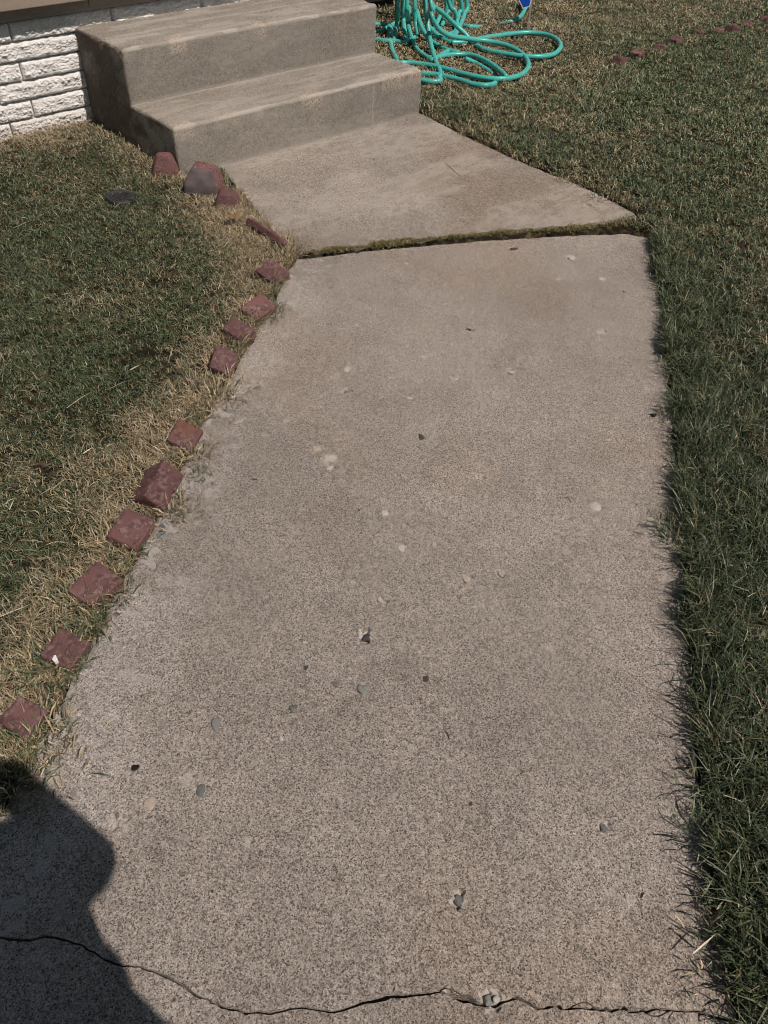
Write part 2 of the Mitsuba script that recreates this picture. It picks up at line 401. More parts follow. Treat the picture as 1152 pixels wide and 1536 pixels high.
def slab_height(p):
    q = np.column_stack([p, np.zeros(len(p))])
    h = 0.006 * (meshkit.fbm(q * 2.2, 3, seed=3) - 0.5) + 0.0022 * (meshkit.fbm(q * 24, 3, seed=5) - 0.5)
    for (px_, py_, _), r, (_, _, _, _, depth) in zip(PIT_XY, PIT_R, PITS):
        d = np.hypot(p[:, 0] - px_, p[:, 1] - py_)
        m = d < 1.6 * r
        if m.any():
            ang = np.arctan2(p[m, 1] - py_, p[m, 0] - px_)
            rr = r * (0.9 + 0.35 * np.sin(ang * 2 + px_ * 50) + 0.2 * np.sin(ang * 5 + py_ * 70))
            h[m] -= depth * 1.5e-3 * np.clip((rr - d[m]) / (0.35 * r), 0, 1) ** 0.7
    return h


def slab(poly, drop, step=0.014, thick=0.1, chip=0.004, rim=None):
    """The top of a slab as a fine relief inside the polygon, with sides."""
    ext = []
    for ring in [poly.exterior, *poly.interiors]:
        n = max(8, int(ring.length / 0.008))
        ext.append(np.array([ring.interpolate(i / n, normalized=True).coords[0] for i in range(n)]))
    bound = np.vstack(ext)
    x0, y0, x1, y1 = poly.bounds
    gx, gy = np.meshgrid(np.arange(x0, x1, step), np.arange(y0, y1, step))
    grid = np.column_stack([gx.ravel(), gy.ravel()]) + RNG.uniform(-0.3, 0.3, (gx.size, 2)) * step
    near = (grid[:, 0] > -2.3) | (RNG.random(len(grid)) < 0.1)
    grid = grid[near]
    fine = []
    for (px_, py_, _), r in zip(PIT_XY, PIT_R):
        k = np.arange(-1.6 * r, 1.6 * r, max(0.0016, r / 5))
        a, b = np.meshgrid(k, k)
        fine.append(np.column_stack([a.ravel() + px_, b.ravel() + py_]) + RNG.uniform(-3e-4, 3e-4, (a.size, 2)))
    pts = np.vstack([grid, *fine])
    pts = pts[shapely.contains_xy(poly.buffer(-0.0025), pts[:, 0], pts[:, 1])]
    allp = np.vstack([bound, pts])
    tri = Delaunay(allp).simplices
    cen = allp[tri].mean(1)
    tri = tri[shapely.contains_xy(poly, cen[:, 0], cen[:, 1])]
    area = np.cross(allp[tri[:, 1]] - allp[tri[:, 0]], allp[tri[:, 2]] - allp[tri[:, 0]])
    tri = np.where((area < 0)[:, None], tri[:, ::-1], tri)[np.abs(area) > 1e-10]
    z = slab_height(allp) - drop
    dist = shapely.distance(shapely.points(allp), rim if rim is not None else poly.boundary)
    z -= chip * np.clip(1 - dist / 0.012, 0, 1) ** 2 * (0.3 + 1.2 * meshkit.noise(np.column_stack([allp * 60, np.zeros(len(allp))]), 9))
    V = np.column_stack([allp, z])
    e = np.vstack([tri[:, [0, 1]], tri[:, [1, 2]], tri[:, [2, 0]]])
    codes = {(a, b) for a, b in e}
    be = np.array([(a, b) for a, b in e if (b, a) not in codes])
    low = V.copy(); low[:, 2] = -drop - thick
    n = len(V)
    sides = np.vstack([np.stack([be[:, 1], be[:, 0], be[:, 0] + n], -1), np.stack([be[:, 1], be[:, 0] + n, be[:, 1] + n], -1)])
    m = trimesh.Trimesh(np.vstack([V, low]), np.vstack([tri, sides]), process=False)
    m.remove_unreferenced_vertices()
    return m


labels['walkway'] = {'label': 'weathered concrete walk with exposed grains, pebbles and a crack across its near end', 'category': 'path', 'kind': 'structure'}
for i, g in enumerate(pieces):
    if g.area > 2e-5:
        near_piece = g.centroid.y < -3.0
        obj('slab' if g.area > 0.05 else 'slab_chip', slab(g, 0.0022 if (near_piece and g.area > .05) else (0.001 if g.area < .05 else 0.0), rim=walk_poly.boundary), 'walk_concrete', 'walkway', smooth=35)
obj('landing_slab', slab(land_poly, -0.002), 'landing_concrete', 'walkway', smooth=35)

# stones that show in the worn surface: pixel, half sizes in pixels across and along, turn, tone
PEBBLES = [(325, 1087, 7, 8, .2, 'bluegrey'), (301, 1185, 7, 7, .5, 'grey'), (440, 1063, 6, 5, .1, 'grey'), (224, 1204, 8, 7, .6, 'pink'), (203, 1152, 5, 4, .3, 'black'), (176, 1224, 3, 4, .2, 'grey'), (180, 1238, 3, 7, .3, 'pink'),
           (546, 1033, 8, 7, .4, 'bluegrey'), (551, 955, 7, 6, .8, 'dark'), (502, 1025, 5, 3, .1, 'grey'), (639, 1018, 5, 4, .9, 'dark'), (602, 822, 5, 5, .1, 'white'), (577, 770, 5, 4, .6, 'white'), (651, 816, 3, 5, .1, 'pink'),
           (700, 868, 6, 5, .1, 'pink'), (752, 860, 4, 4, .4, 'pink'), (724, 908, 4, 4, .4, 'pink'), (475, 674, 6, 4, .4, 'pink'), (632, 656, 4, 6, .1, 'dark'), (614, 598, 4, 3, .1, 'white'), (703, 494, 4, 4, 0, 'black'),
           (893, 760, 7, 7, .4, 'white'), (908, 1243, 5, 9, .55, 'grey'), (688, 1349, 6, 6, .3, 'grey'), (734, 1500, 7, 6, -.3, 'bluegrey'), (744, 1499, 5, 4, .3, 'white'), (770, 373, 6, 3, .1, 'dark'), (858, 387, 6, 4, 0, 'white'),
           (242, 790, 5, 5, 0, 'grey'), (980, 623, 5, 3, .4, 'black'), (1008, 998, 6, 5, .2, 'white'), (766, 557, 6, 3, 0, 'pink'), (109, 1190, 3, 8, .1, 'bluegrey'), (66, 1154, 10, 3, -.6, 'grey'), (62, 1180, 8, 5, 0, 'bluegrey'),
           (520, 588, 4, 4, .3, 'grey'), (519, 556, 4, 5, .3, 'white'), (242, 805, 8, 5, -.4, 'bluegrey'), (302, 889, 5, 3, -.6, 'bluegrey'), (344, 617, 9, 3, -.3, 'bluegrey'), (607, 788, 5, 2, 0, 'pink'), (684, 568, 3, 3, 0, 'white')]


def stone(px_, py_, a, b, turn, depth, seed):
    c = at(px_, py_)
    s = FOCAL / ((c - CAM) @ fwd)
    m = trimesh.creation.icosphere(subdivisions=2)
    v = m.vertices
    v = v * (1 + 0.95 * (meshkit.noise(v * 1.3 + seed * 3.1, seed)[:, None] - 0.5))
    v[:, 2] = np.tanh(v[:, 2] * 1.6) * 0.8
    rx, ry = a / s, b / s * 1.25
    v = v * [rx, ry, min(rx, ry) * 0.55]
    ang = -YAW * -1 + turn
    ca, sa = math.cos(ang), math.sin(ang)
    v = np.column_stack([v[:, 0] * ca - v[:, 1] * sa, v[:, 0] * sa + v[:, 1] * ca, v[:, 2]])
    m.vertices = v + [c[0], c[1], -depth]
    return m


for i, (a, b, c, d, tu, tone) in enumerate(PEBBLES):
    dep = next((x[4] for x in PITS if math.hypot(x[0] - a, x[1] - b) < 8), 0) * 1e-3
    obj('pebble', stone(a, b, c, d, tu, dep * 0.9 - 0.0006, i), 'pebble_' + tone, 'walkway', smooth=40)

# and the smaller chips between them
inside_walk = walk_poly.buffer(-0.03)
chips, q_rng = 0, np.random.default_rng(5)
while chips < 36:
    a, b = q_rng.uniform(60, 1010), 380 + 1130 * q_rng.random() ** 1.3
    if not shapely.contains_xy(inside_walk, *at(a, b)[:2]) or crack_poly.distance(shapely.Point(*at(a, b)[:2])) < 0.02:
        continue
    tone = q_rng.choice(['white', 'pink', 'pink', 'bluegrey', 'grey', 'dark'])
    sz = q_rng.uniform(1.5, 2.8) * (0.8 + 0.4 * b / 1536)
    obj('pebble', stone(a, b, sz, sz * q_rng.uniform(0.6, 1.2), q_rng.uniform(-1, 1), 0.0004, 100 + chips), 'pebble_' + str(tone), 'walkway', smooth=40)
    chips += 1

# ------------------------------------------------------------------ steps
t_ = thing('concrete_steps', 'two poured concrete steps with rounded worn nosings leading up to the white brick wall', 'steps')


def step_block(x0, x1, y0, y1, z0, z1, chips, seed, tilt=True):
    m = rounded_box((x1 - x0, y1 - y0, z1 - z0), 0.014, 0.011)
    v = np.array(m.vertices) + [(x0 + x1) / 2, (y0 + y1) / 2, (z0 + z1) / 2]
    n = trimesh.Trimesh(v, m.faces, process=False).vertex_normals
    v = v + n * ((meshkit.fbm(v * 9, 3, seed) - 0.5) * 0.006 + (meshkit.fbm(v * 55, 3, seed + 4) - 0.5) * 0.0024)[:, None]
    c0 = np.array([(x0 + x1) / 2, (y0 + y1) / 2, z1 - 0.1])
    for cx, cy, cz, r, d in chips:
        dist = np.linalg.norm((v - [cx, cy, cz]) * [1, 1, 1.2], axis=1)
        w = np.clip(1 - dist / r, 0, 1)
        w = w * (0.45 + 1.1 * meshkit.noise(v * 110, seed + 9))
        dirn = (c0 - [cx, cy, cz]); dirn[0] *= 0.15 if abs(cx - x0) > 0.08 else 0.4; dirn /= np.linalg.norm(dirn)
        v = v + dirn * (w * d)[:, None]
    k = np.clip((v[:, 2] - z0) / (z1 - z0), 0, 1)
    v[:, 2] += TILT * (v[:, 0] - W / 2) * k
    return trimesh.Trimesh(v, m.faces, process=False)


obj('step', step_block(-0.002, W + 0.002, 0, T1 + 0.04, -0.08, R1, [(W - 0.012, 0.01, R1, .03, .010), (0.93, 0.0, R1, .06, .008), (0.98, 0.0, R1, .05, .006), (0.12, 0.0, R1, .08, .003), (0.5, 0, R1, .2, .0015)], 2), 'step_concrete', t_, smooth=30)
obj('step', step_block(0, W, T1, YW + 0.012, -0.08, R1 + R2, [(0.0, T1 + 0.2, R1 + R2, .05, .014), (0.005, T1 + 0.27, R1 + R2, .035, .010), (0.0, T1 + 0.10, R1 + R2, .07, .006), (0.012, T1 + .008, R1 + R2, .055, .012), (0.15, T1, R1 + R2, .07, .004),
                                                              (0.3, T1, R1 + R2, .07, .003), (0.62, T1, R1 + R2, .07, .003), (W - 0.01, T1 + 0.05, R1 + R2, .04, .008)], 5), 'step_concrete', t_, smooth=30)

# ------------------------------------------------------------------ house
h_ = thing('house', 'house wall of long white painted rough faced bricks under a beige board', 'house')
XL, XR = -1.9, 1.485


def lift(m, k=1.0):
    v = np.array(m.vertices)
    v[:, 2] += TILT * (v[:, 0] - W / 2) + 0.0115
    return trimesh.Trimesh(v, m.faces, process=False)


def block(x0, x1, y0, y1, z0, z1, r=0.003, step=0.2):
    m = rounded_box((x1 - x0, y1 - y0, z1 - z0), r, step)
    m.apply_translation([(x0 + x1) / 2, (y0 + y1) / 2, (z0 + z1) / 2])
    return m


wl = obj('wall', lift(block(XL, XR - 0.01, YW + 0.034, YW + 0.2, -0.25, 0.474)), 'white_mortar', h_)


def rock_brick(x0, x1, z0, z1, seed):
    nx, nz = max(6, int((x1 - x0) / 0.005)), 15
    a, b = np.meshgrid(np.linspace(0, 1, nx + 1), np.linspace(0, 1, nz + 1), indexing='ij')
    X, Z = x0 + a * (x1 - x0), z0 + b * (z1 - z0)
    q = np.stack([X * 62, np.full_like(X, seed * 3.7), Z * 80], -1)
    rock = meshkit.fbm(q, 3, seed)
    rock = 0.019 * (np.abs(rock - 0.5) * 2.0 + 0.75 * (meshkit.noise(q * 0.33 + 9, seed) - 0.2))
    edge = np.minimum(np.minimum(X - x0, x1 - X), np.minimum(Z - z0, z1 - Z))
    Y = YW + 0.012 - np.clip(edge / 0.010, 0, 1) ** 0.6 * (0.007 + rock)
    jit_ = RNG.uniform(-0.0016, 0.0016, X.shape)
    inner = (edge > 1e-6)
    X, Z = X + jit_ * inner, Z + RNG.uniform(-0.0016, 0.0016, X.shape) * inner
    rim = (meshkit.noise(np.stack([X * 55, Z * 0 + seed, Z * 55], -1), 5) - 0.5) * 0.004
    Z = Z + rim * (np.minimum(b, 1 - b) < 1e-6)
    V = np.stack([X, Y, Z], -1).reshape(-1, 3)
    idx = np.arange(V.shape[0]).reshape(X.shape)
    F = np.stack([idx[:-1, :-1], idx[1:, :-1], idx[1:, 1:], idx[:-1, 1:]], -1).reshape(-1, 4)
    ring = np.concatenate([idx[:, 0], idx[-1, 1:], idx[::-1, -1][1:], idx[0, ::-1][1:-1]])
    back = V[ring].copy(); back[:, 1] = YW + 0.06
    n = len(V); k = np.arange(len(ring)); k2 = (k + 1) % len(ring)
    S = np.stack([ring[k], n + k, n + k2, ring[k2]], -1)
    F = np.vstack([F, S])
    m = trimesh.Trimesh(np.vstack([V, back]), np.vstack([F[:, [0, 1, 2]], F[:, [0, 2, 3]]]), process=False)
    return m


COURSE = 0.0785
ROWS = [(-0.29, 0.489), (-0.43, 0.487), (-0.287, 0.486), (-0.418, 0.488), (-0.278, 0.487), (-0.402, 0.488)]   # a joint of each course and the brick length
for r, (x_joint, ln) in enumerate(ROWS):
    z1 = 0.4825 - r * COURSE - 0.0045 + 0.0 * r
    z0 = z1 - COURSE + 0.009
    x = x_joint - math.ceil((x_joint - XL) / ln) * ln
    while x < XR:
        a, b = max(x + 0.0035, XL), min(x + ln - 0.0035, XR)
        hidden = r > 0 and a > 0.08 and b < W
        if b - a > 0.03 and not hidden:
            obj('brick', lift(rock_brick(a, b, z0, z1, 17 * r + int((x + 5) * 10))), 'white_paint', wl)
        x += ln
# the trim above: a shaded moulding and the beige board that stands out over it
obj('moulding', lift(block(XL, XR, YW - 0.006, YW + 0.19, 0.4835, 0.503, 0.004)), 'grey_board', h_)
for a, b in ((XL, -0.42), (-0.417, 0.085), (0.088, XR)):
    obj('moulding', lift(block(a, b, YW - 0.018, YW + 0.19, 0.5035, 0.545, 0.004)), 'grey_board', h_)
obj('trim_board', lift(block(XL, XR + 0.02, YW - 0.086, YW + 0.18, 0.541, 0.80, 0.004)), 'beige_board', h_)
obj('upper_wall', lift(block(XL, XR, YW - 0.02, YW + 0.18, 0.803, 2.6, 0.004)), 'beige_board', h_)
# set back on the right: the dark base of the house behind the hose
bw = obj('rear_wall', block(XR - 0.2, 2.97, 1.87, 2.0, -0.2, 0.085, 0.004), 'dark_wall', h_, label='dark base of the house set back behind the hose')
obj('rear_sill', block(XR - 0.2, 3.0, 1.84, 2.0, 0.088, 0.125, 0.004), 'black_metal', h_)
obj('rear_wall', block(XR - 0.2, 2.97, 1.88, 2.0, 0.128, 2.6, 0.004), 'dark_wall', h_)
obj('side_wall', block(XR - 0.2, XR - 0.011, YW + 0.203, 1.866, -0.2, 2.6, 0.004), 'beige_board', h_)

# ------------------------------------------------------------------ ground sheet
shape_all = shapely.unary_union([walk_poly, land_poly, shapely.box(0, 0, W, YW), shapely.box(XL, YW, XR, YW + 1.1)])
bp = np.vstack([np.array(g.exterior.coords) for g in getattr(shape_all, 'geoms', [shape_all])])
ls = shapely.segmentize(shape_all.boundary, 0.02)
bpt = cKDTree(shapely.get_coordinates(ls))


def lawn_base(p):
    """Height of the soil under the lawn."""
    p = np.atleast_2d(p)
    d, _ = bpt.query(p)
    inside = shapely.contains_xy(shape_all, p[:, 0], p[:, 1])
    q = np.column_stack([p, np.zeros(len(p))])
    lft = p[:, 0] * 0.59 - p[:, 1] * 0.8 < 1.2
    top = np.where(lft, 0.006, 0.016) + 0.014 * (meshkit.fbm(q * 2.5, 3, 8) - 0.5)
    h = np.where(inside, -0.125, -0.012 + (top + 0.012) * np.clip(d / 0.07, 0, 1))
    h += np.where(~inside & lft & (p[:, 1] > -0.3), 0.03 * np.clip((p[:, 1] + 0.3) / 1.0, 0, 1), 0)
    return h


fine_x = np.arange(-3.2, 6.6, 0.035)
fine_y = np.arange(-4.6, 3.2, 0.035)
far = np.array([1, 3, 8, 20, 60, 150, 400])
gx = np.concatenate([fine_x[0] - far[::-1], fine_x, fine_x[-1] + far])
gy = np.concatenate([fine_y[0] - far[::-1], fine_y, fine_y[-1] + far])
A, B = np.meshgrid(gx, gy, indexing='ij')
P2 = np.column_stack([A.ravel(), B.ravel()])
V = np.column_stack([P2, lawn_base(P2)])
idx = np.arange(A.size).reshape(A.shape)
F = np.stack([idx[:-1, :-1], idx[1:, :-1], idx[1:, 1:], idx[:-1, 1:]], -1).reshape(-1, 4)
obj('ground', (V, F), 'soil', smooth=True, kind='structure', label='bare soil under the lawn and walk', category='ground')

# ------------------------------------------------------------------ edging bricks
def edging_brick(key_label, tl, tr, br, bl, zs, mat='red_brick', thick=0.11, group='red edging bricks beside the path', seed=0):
    """A brick set on a slant: pixel corners of its sunny face and their heights."""
    c = np.array([at(*q, z * 0.95) for q, z in zip((tl, tr, br, bl), zs)])
    o = c.mean(0)
    a = (c[1] - c[0] + c[2] - c[3]) / 2
    b = (c[3] - c[0] + c[2] - c[1]) / 2
    la = np.linalg.norm(a); a /= la
    b -= a * (b @ a); lb = np.linalg.norm(b); b /= lb
    n = np.cross(a, b)
    if n[2] < 0:
        n = -n
    m = rounded_box((la, lb, thick), 0.0075, 0.012)
    v = np.array(m.vertices)
    nn = m.vertex_normals
    v = v + nn * ((meshkit.fbm(v * 26 + seed * 5.3, 3, seed) - 0.5) * 0.0075 + (meshkit.fbm(v * 120, 2, seed + 3) - 0.5) * 0.0030 - 0.006 * np.clip((meshkit.noise(v * 48 + seed, seed + 7) - 0.70) * 4, 0, 1) * (np.abs(np.abs(v) / (np.array([la, lb, thick]) / 2) - 1).min(1) < 0.2))[:, None]
    v = o + v[:, :1] * a + v[:, 1:2] * b + (v[:, 2:] - thick / 2) * n
    f = m.faces if np.dot(np.cross(a, b), n) > 0 else m.faces[:, ::-1]
    t = obj('edging_brick', trimesh.Trimesh(v, f, process=False), mat, smooth=40, label=key_label, category='brick', group=group)
    return t


G1 = 'red edging bricks beside the path'


def rusty_fn(p, n, uv):
    q_ = RUST
    d = dr.sqrt(dr.square(p.x - q_[0]) + dr.square(p.y - q_[1])) + 0.03 * (fbm(p.x * 60, p.y * 60, p.z * 60, 3) - 0.5)
    return mix(red_fn(p, n, uv), mi.Color3f(0.17, 0.072, 0.03), smoothstep(0.045, 0.010, d) * 0.4)


RUST = [float(v) for v in at(278, 640, 0.05)]
scene['red_brick_rusty'] = two({'type': 'bumpmap', 'arbitrary': proc(red_bump, 5e-4), 'scale': 1.0, 'bsdf': rough(proc(rusty_fn), 0.75, 0.3)})
edging_brick('red edging brick half in shadow at the very bottom left edge of the photo', (-22, 1178), (8, 1175), (6, 1206), (-30, 1215), (.06, .03, .02, .05), seed=1)
edging_brick('red edging brick cut by the left edge of the photo, lowest of the sunlit ones', (26, 1038), (73, 1068), (38, 1110), (-4, 1084), (.055, .035, .02, .04), seed=2)
edging_brick('purplish red edging brick with a white splash on its lower left corner', (87, 935), (133, 962), (110, 1006), (61, 986), (.055, .035, .02, .04), seed=3)
spl = np.array([at(83 + 3.6 * math.cos(t) * (1 + .3 * math.sin(3 * t)), 989 + 4.6 * math.sin(t) * (1 + .25 * math.cos(4 * t)), 0.0415) for t in np.arange(14) * 2 * math.pi / 14])
obj('white_splash', trimesh.convex.convex_hull(np.vstack([spl + [0, 0, 0.003], spl - [0, 0, 0.006]])), 'sign_white', 'edging_brick_002')
edging_brick('red edging brick just above the one with a white splash', (136, 837), (180, 860), (148, 920), (108, 888), (.055, .035, .015, .04), seed=4)
edging_brick('red edging brick fourth from the bottom among the sunlit ones beside the path', (187, 756), (232, 781), (208, 822), (160, 806), (.058, .035, .02, .045), seed=5)
edging_brick('largest red edging brick, tilted with its dark upper left face showing', (246, 689), (279, 712), (247, 768), (216, 742), (.085, .035, .01, .065), seed=6, thick=0.085)
edging_brick('red edging brick with a rusty stain just above the largest tilted one', (270, 625), (307, 647), (287, 677), (247, 660), (.07, .035, .015, .045), mat='red_brick_rusty', seed=7)
edging_brick('small red brick tip nearly buried in dry grass', (284, 566), (299, 570), (296, 581), (281, 577), (.03, .025, .01, .02), seed=8)
edging_brick('pinkish rounded edging brick standing just above the buried tip', (328, 516), (360, 532), (347, 560), (308, 551), (.068, .045, .012, .04), seed=9)
edging_brick('half covered red edging brick with straw over it, second below the joint in the path', (346, 472), (380, 490), (369, 516), (338, 494), (.056, .040, .01, .036), seed=10)
edging_brick('smooth red edging brick beside a green tuft on the path edge', (384, 436), (411, 450), (392, 488), (366, 463), (.058, .038, .01, .036), seed=11)
edging_brick('red edging brick right below the joint between the two slabs', (402, 385), (433, 403), (413, 430), (386, 405), (.062, .042, .012, .04), seed=12)
edging_brick('long dark red edging brick lying flat against the upper slab', (366, 322), (424, 358), (414, 368), (371, 337), (.052, .050, .024, .026), seed=13)


def standing_brick(label, base_px, w, d, h, rz, tilt, mat, seed):
    """A worn brick on end: footprint w by d, height h above the soil, rounded top."""
    m = rounded_box((w, d, h + 0.08), 0.014, 0.012)
    v = np.array(m.vertices)
    nn = m.vertex_normals
    top = np.clip((v[:, 2] - (h + 0.08) / 2 + 0.07) / 0.07, 0, 1)
    v[:, 0] *= 1 - 0.45 * top ** 1.4
    v[:, 1] *= 1 - 0.40 * top ** 1.4
    v = v + nn * ((meshkit.fbm(v * 22 + seed * 3.3, 3, seed) - 0.5) * 0.008 + (meshkit.fbm(v * 110, 2, seed) - 0.5) * 0.002)[:, None]
    v[:, 2] += (h + 0.08) / 2 - 0.08
    M = trimesh.transformations.rotation_matrix(math.radians(tilt), [0, 1, 0])
    M = trimesh.transformations.rotation_matrix(math.radians(rz), [0, 0, 1]) @ M
    v = v @ M[:3, :3].T
    p = at(*base_px)
    v += [p[0], p[1], 0.0]
    obj('edging_brick', trimesh.Trimesh(v, m.faces, process=False), mat, smooth=40, label=label, category='brick', group=G1)


standing_brick('tall greyish red edging brick standing at the corner where steps and slab meet', (306, 290), 0.150, 0.135, 0.118, -42, 8, 'red_brick_weathered', 21)
standing_brick('red edging brick against the shaded corner of the lower step', (250, 264), 0.115, 0.10, 0.095, -28, 3, 'red_brick', 22)
standing_brick('low red edging brick between the tall greyish one and the long flat one', (342, 310), 0.105, 0.09, 0.07, -38, 3, 'red_brick', 23)

G2 = 'red edging bricks in the far lawn'
far_labels = ['nearest and largest red brick of the row in the far lawn', 'second red brick of the far row, close behind the nearest', 'third red brick of the row in the far lawn, dark and low',
              'fourth red brick of the far row with a dark left end', 'fifth red brick of the far row, a small dark tip', 'sixth red brick of the far row, sunk in dry grass',
              'seventh red brick of the far row, arched and leaning on the sixth', 'eighth red brick of the far row, almost hidden in grass', 'ninth red brick of the far row at the right edge of the photo']
FAR = [(930, 91, .11, .055, 20), (956, 82, .12, .055, 15), (991, 71, .12, .042, 25), (1014, 61, .11, .05, 10), (1047, 50, .07, .045, 30), (1076, 47, .12, .045, 10), (1099, 43, .14, .055, 5), (1121, 36, .12, .03, 15), (1150, 29, .13, .045, 5)]
for i, (lab, (a, b, w, h, rz)) in enumerate(zip(far_labels, FAR)):
    h *= 0.62
    m = rounded_box((w * 0.9, 0.075, h + 0.07), 0.010, 0.014)
    v = np.array(m.vertices)
    top = np.clip((v[:, 2] - (h + .07) / 2 + 0.06) / 0.06, 0, 1)
    v[:, 0] *= 1 - 0.30 * top ** 1.5
    v = v + m.vertex_normals * ((meshkit.fbm(v * 24 + i * 3.3, 3, i) - 0.5) * 0.026)[:, None]
    v[:, 2] += (h + 0.07) / 2 - 0.06
    M = trimesh.transformations.rotation_matrix(math.radians(rz - 10), [0, 0, 1]) @ trimesh.transformations.rotation_matrix(math.radians((-1) ** i * 10), [0, 1, 0])
    p = at(a, b, 0.03)
    v = v @ M[:3, :3].T + [p[0], p[1], 0.010]
    obj('edging_brick', trimesh.Trimesh(v, m.faces, process=False), 'red_brick', smooth=40, label=lab, category='brick', group=G2)

# ------------------------------------------------------------------ garden hose
HR = 0.0148
hz = thing('garden_hose', 'turquoise garden hose with strands hanging down and loops lying on the lawn', 'hose')


def zoom(px_, py_):
    return 560 + px_ / 3.84, py_ / 3.84


def hpath(pts):
    return np.array([at(*zoom(a, b), z) for a, b, z in pts])


HANG = np.array([2.56, 1.36, 0.95])
LOW = 0.048


def up_to_hook(p, k):
    """From the top of a visible strand on to the hook above the frame."""
    q = HANG + [(k - 6) * 0.011, -0.05 + 0.012 * (k % 3), 0.02 * (k % 2)]
    return [p + (q - p) * 0.5 + [0, 0, 0.05], q]


STRANDS = [
    [(330, 0, .30), (336, 90, .24), (372, 160, .17), (440, 205, .12), (540, 222, .09), (660, 237, .07), (770, 262, .06), (850, 305, .05), (890, 355, LOW), (884, 400, LOW), (835, 437, LOW), (740, 455, LOW), (620, 446, LOW), (500, 420, LOW), (380, 387, LOW), (290, 371, LOW), (190, 362, LOW), (90, 372, LOW)],
    [(332, 18, .30), (352, 40, .27), (410, 85, .2), (470, 140, .14), (530, 196, .09), (575, 246, .05), (640, 285, LOW), (740, 306, LOW), (850, 322, LOW), (960, 326, LOW), (1040, 311, LOW), (1078, 270, LOW), (1060, 230, LOW), (1005, 203, LOW), (930, 190, LOW), (840, 190, LOW), (740, 202, LOW), (640, 217, LOW), (540, 240, LOW), (450, 246, LOW)],
    [(205, 40, .14), (199, 120, .10), (215, 200, .06), (250, 280, LOW), (300, 324, LOW), (350, 335, LOW), (400, 322, LOW), (480, 313, LOW), (560, 316, LOW), (640, 346, LOW), (705, 388, LOW), (765, 440, LOW)],
    [(295, 0, .30), (310, 110, .20), (330, 250, .09), (362, 362, LOW), (385, 415, LOW), (380, 450, LOW)],
    [(140, 0, .25), (142, 60, .20), (137, 130, .12), (120, 232, LOW)],
    [(170, 0, .25), (173, 120, .13), (190, 240, LOW)],
    [(194, 0, .25), (196, 60, .19), (205, 120, .11), (212, 180, LOW)],
    [(238, 0, .24), (236, 60, .18), (243, 130, .11), (258, 205, LOW)],
    [(250, 60, .17), (275, 150, .10), (318, 220, .06), (370, 262, LOW), (440, 292, LOW), (490, 303, LOW)],
    [(432, 0, .20), (468, 60, .14), (482, 130, .07), (470, 192, LOW)],
    [(503, 0, .17), (492, 80, .09), (478, 150, LOW)],
    [(535, 0, .17), (524, 80, .10), (500, 145, .06), (462, 215, LOW)],
    [(420, 10, .18), (385, 90, .10), (350, 170, LOW)],
    [(452, 0, .17), (420, 80, .09), (395, 150, LOW)],
]
tops, k = [], 0
for i, s in enumerate(STRANDS):
    p = hpath(s)
    if i not in (8, 2):
        h = up_to_hook(p[0], k); k += 1
        p = np.vstack([h[1], h[0], p])
        tops.append(p[0])
    obj('strand', tube(spline(p, 9), HR), 'hose_plastic', hz, smooth=True)
LOOPS = [
    [(270, 422, LOW), (370, 431, LOW), (480, 456, LOW), (580, 486, LOW), (668, 491, LOW), (720, 470, 0.012)],
    [(240, 455, LOW), (310, 468, LOW), (360, 470, LOW), (385, 462, LOW), (384, 440, 0.02)],
    [(-20, 142, LOW), (30, 140, .05), (70, 143, .05), (92, 160, .05), (97, 225, .04), (108, 290, LOW), (132, 340, LOW), (150, 390, LOW)],
    [(-20, 190, LOW), (25, 182, LOW), (70, 165, LOW), (122, 138, LOW), (150, 120, LOW)],
    [(-20, 226, LOW), (25, 230, LOW), (65, 236, LOW), (130, 238, LOW), (185, 243, LOW), (240, 215, LOW)],
    [(480, 182, .05), (420, 203, LOW), (345, 218, LOW), (300, 190, LOW), (275, 150, .03)],
    [(520, 148, LOW), (570, 155, LOW), (640, 155, .02), (700, 150, .02), (770, 131, .03), (830, 108, .05), (862, 75, .07), (874, 40, .09), (872, -20, .10)],
    [(330, 350, LOW), (370, 330, LOW), (420, 300, LOW), (440, 290, .045)],
    [(530, 338, LOW), (590, 365, .03), (650, 400, .022), (690, 430, .015)],
    [(300, 130, .1), (345, 180, .07), (400, 225, .045), (445, 243, LOW), (500, 240, LOW)],
]
for s in LOOPS:
    obj('loop', tube(spline(hpath(s), 10), HR), 'hose_plastic', hz, smooth=True)
cp = hpath([(92, 150, .052), (96, 172, .05), (97, 205, .044), (97, 222, .041)])
obj('coupling', tube(spline(cp, 4), [HR * 1.45 if j % 3 else HR * 1.25 for j in range(13)]), 'hose_plastic', hz, smooth=30)
# the hook's crown: the bundle lies over a bar on a black post that stands behind the strands
st = thing('hose_stand', 'black metal stand behind the strands of the turquoise hose', 'hose stand')
obj('post', tube(np.array([[2.60, 1.44, -0.1], [2.60, 1.44, 0.97]]), 0.009, 10), 'black_metal', st, smooth=30)
obj('arm', tube(spline([[2.60, 1.44, 0.96], [2.58, 1.38, 0.945], [2.56, 1.30, 0.935], [2.555, 1.24, 0.96], [2.555, 1.22, 1.0]], 6), 0.009, 10), 'black_metal', st, smooth=30)
order = np.argsort([q[0] for q in tops])
for a, b in zip(order[::2], order[1::2]):
    A_, B_ = tops[a], tops[b]
    mid = (A_ + B_) / 2 + [0, 0, 0.075]
    obj('crown', tube(spline([A_, A_ * .8 + B_ * .2 + [0, 0, .055], mid, A_ * .2 + B_ * .8 + [0, 0, .055], B_], 6), HR), 'hose_plastic', hz, smooth=True)

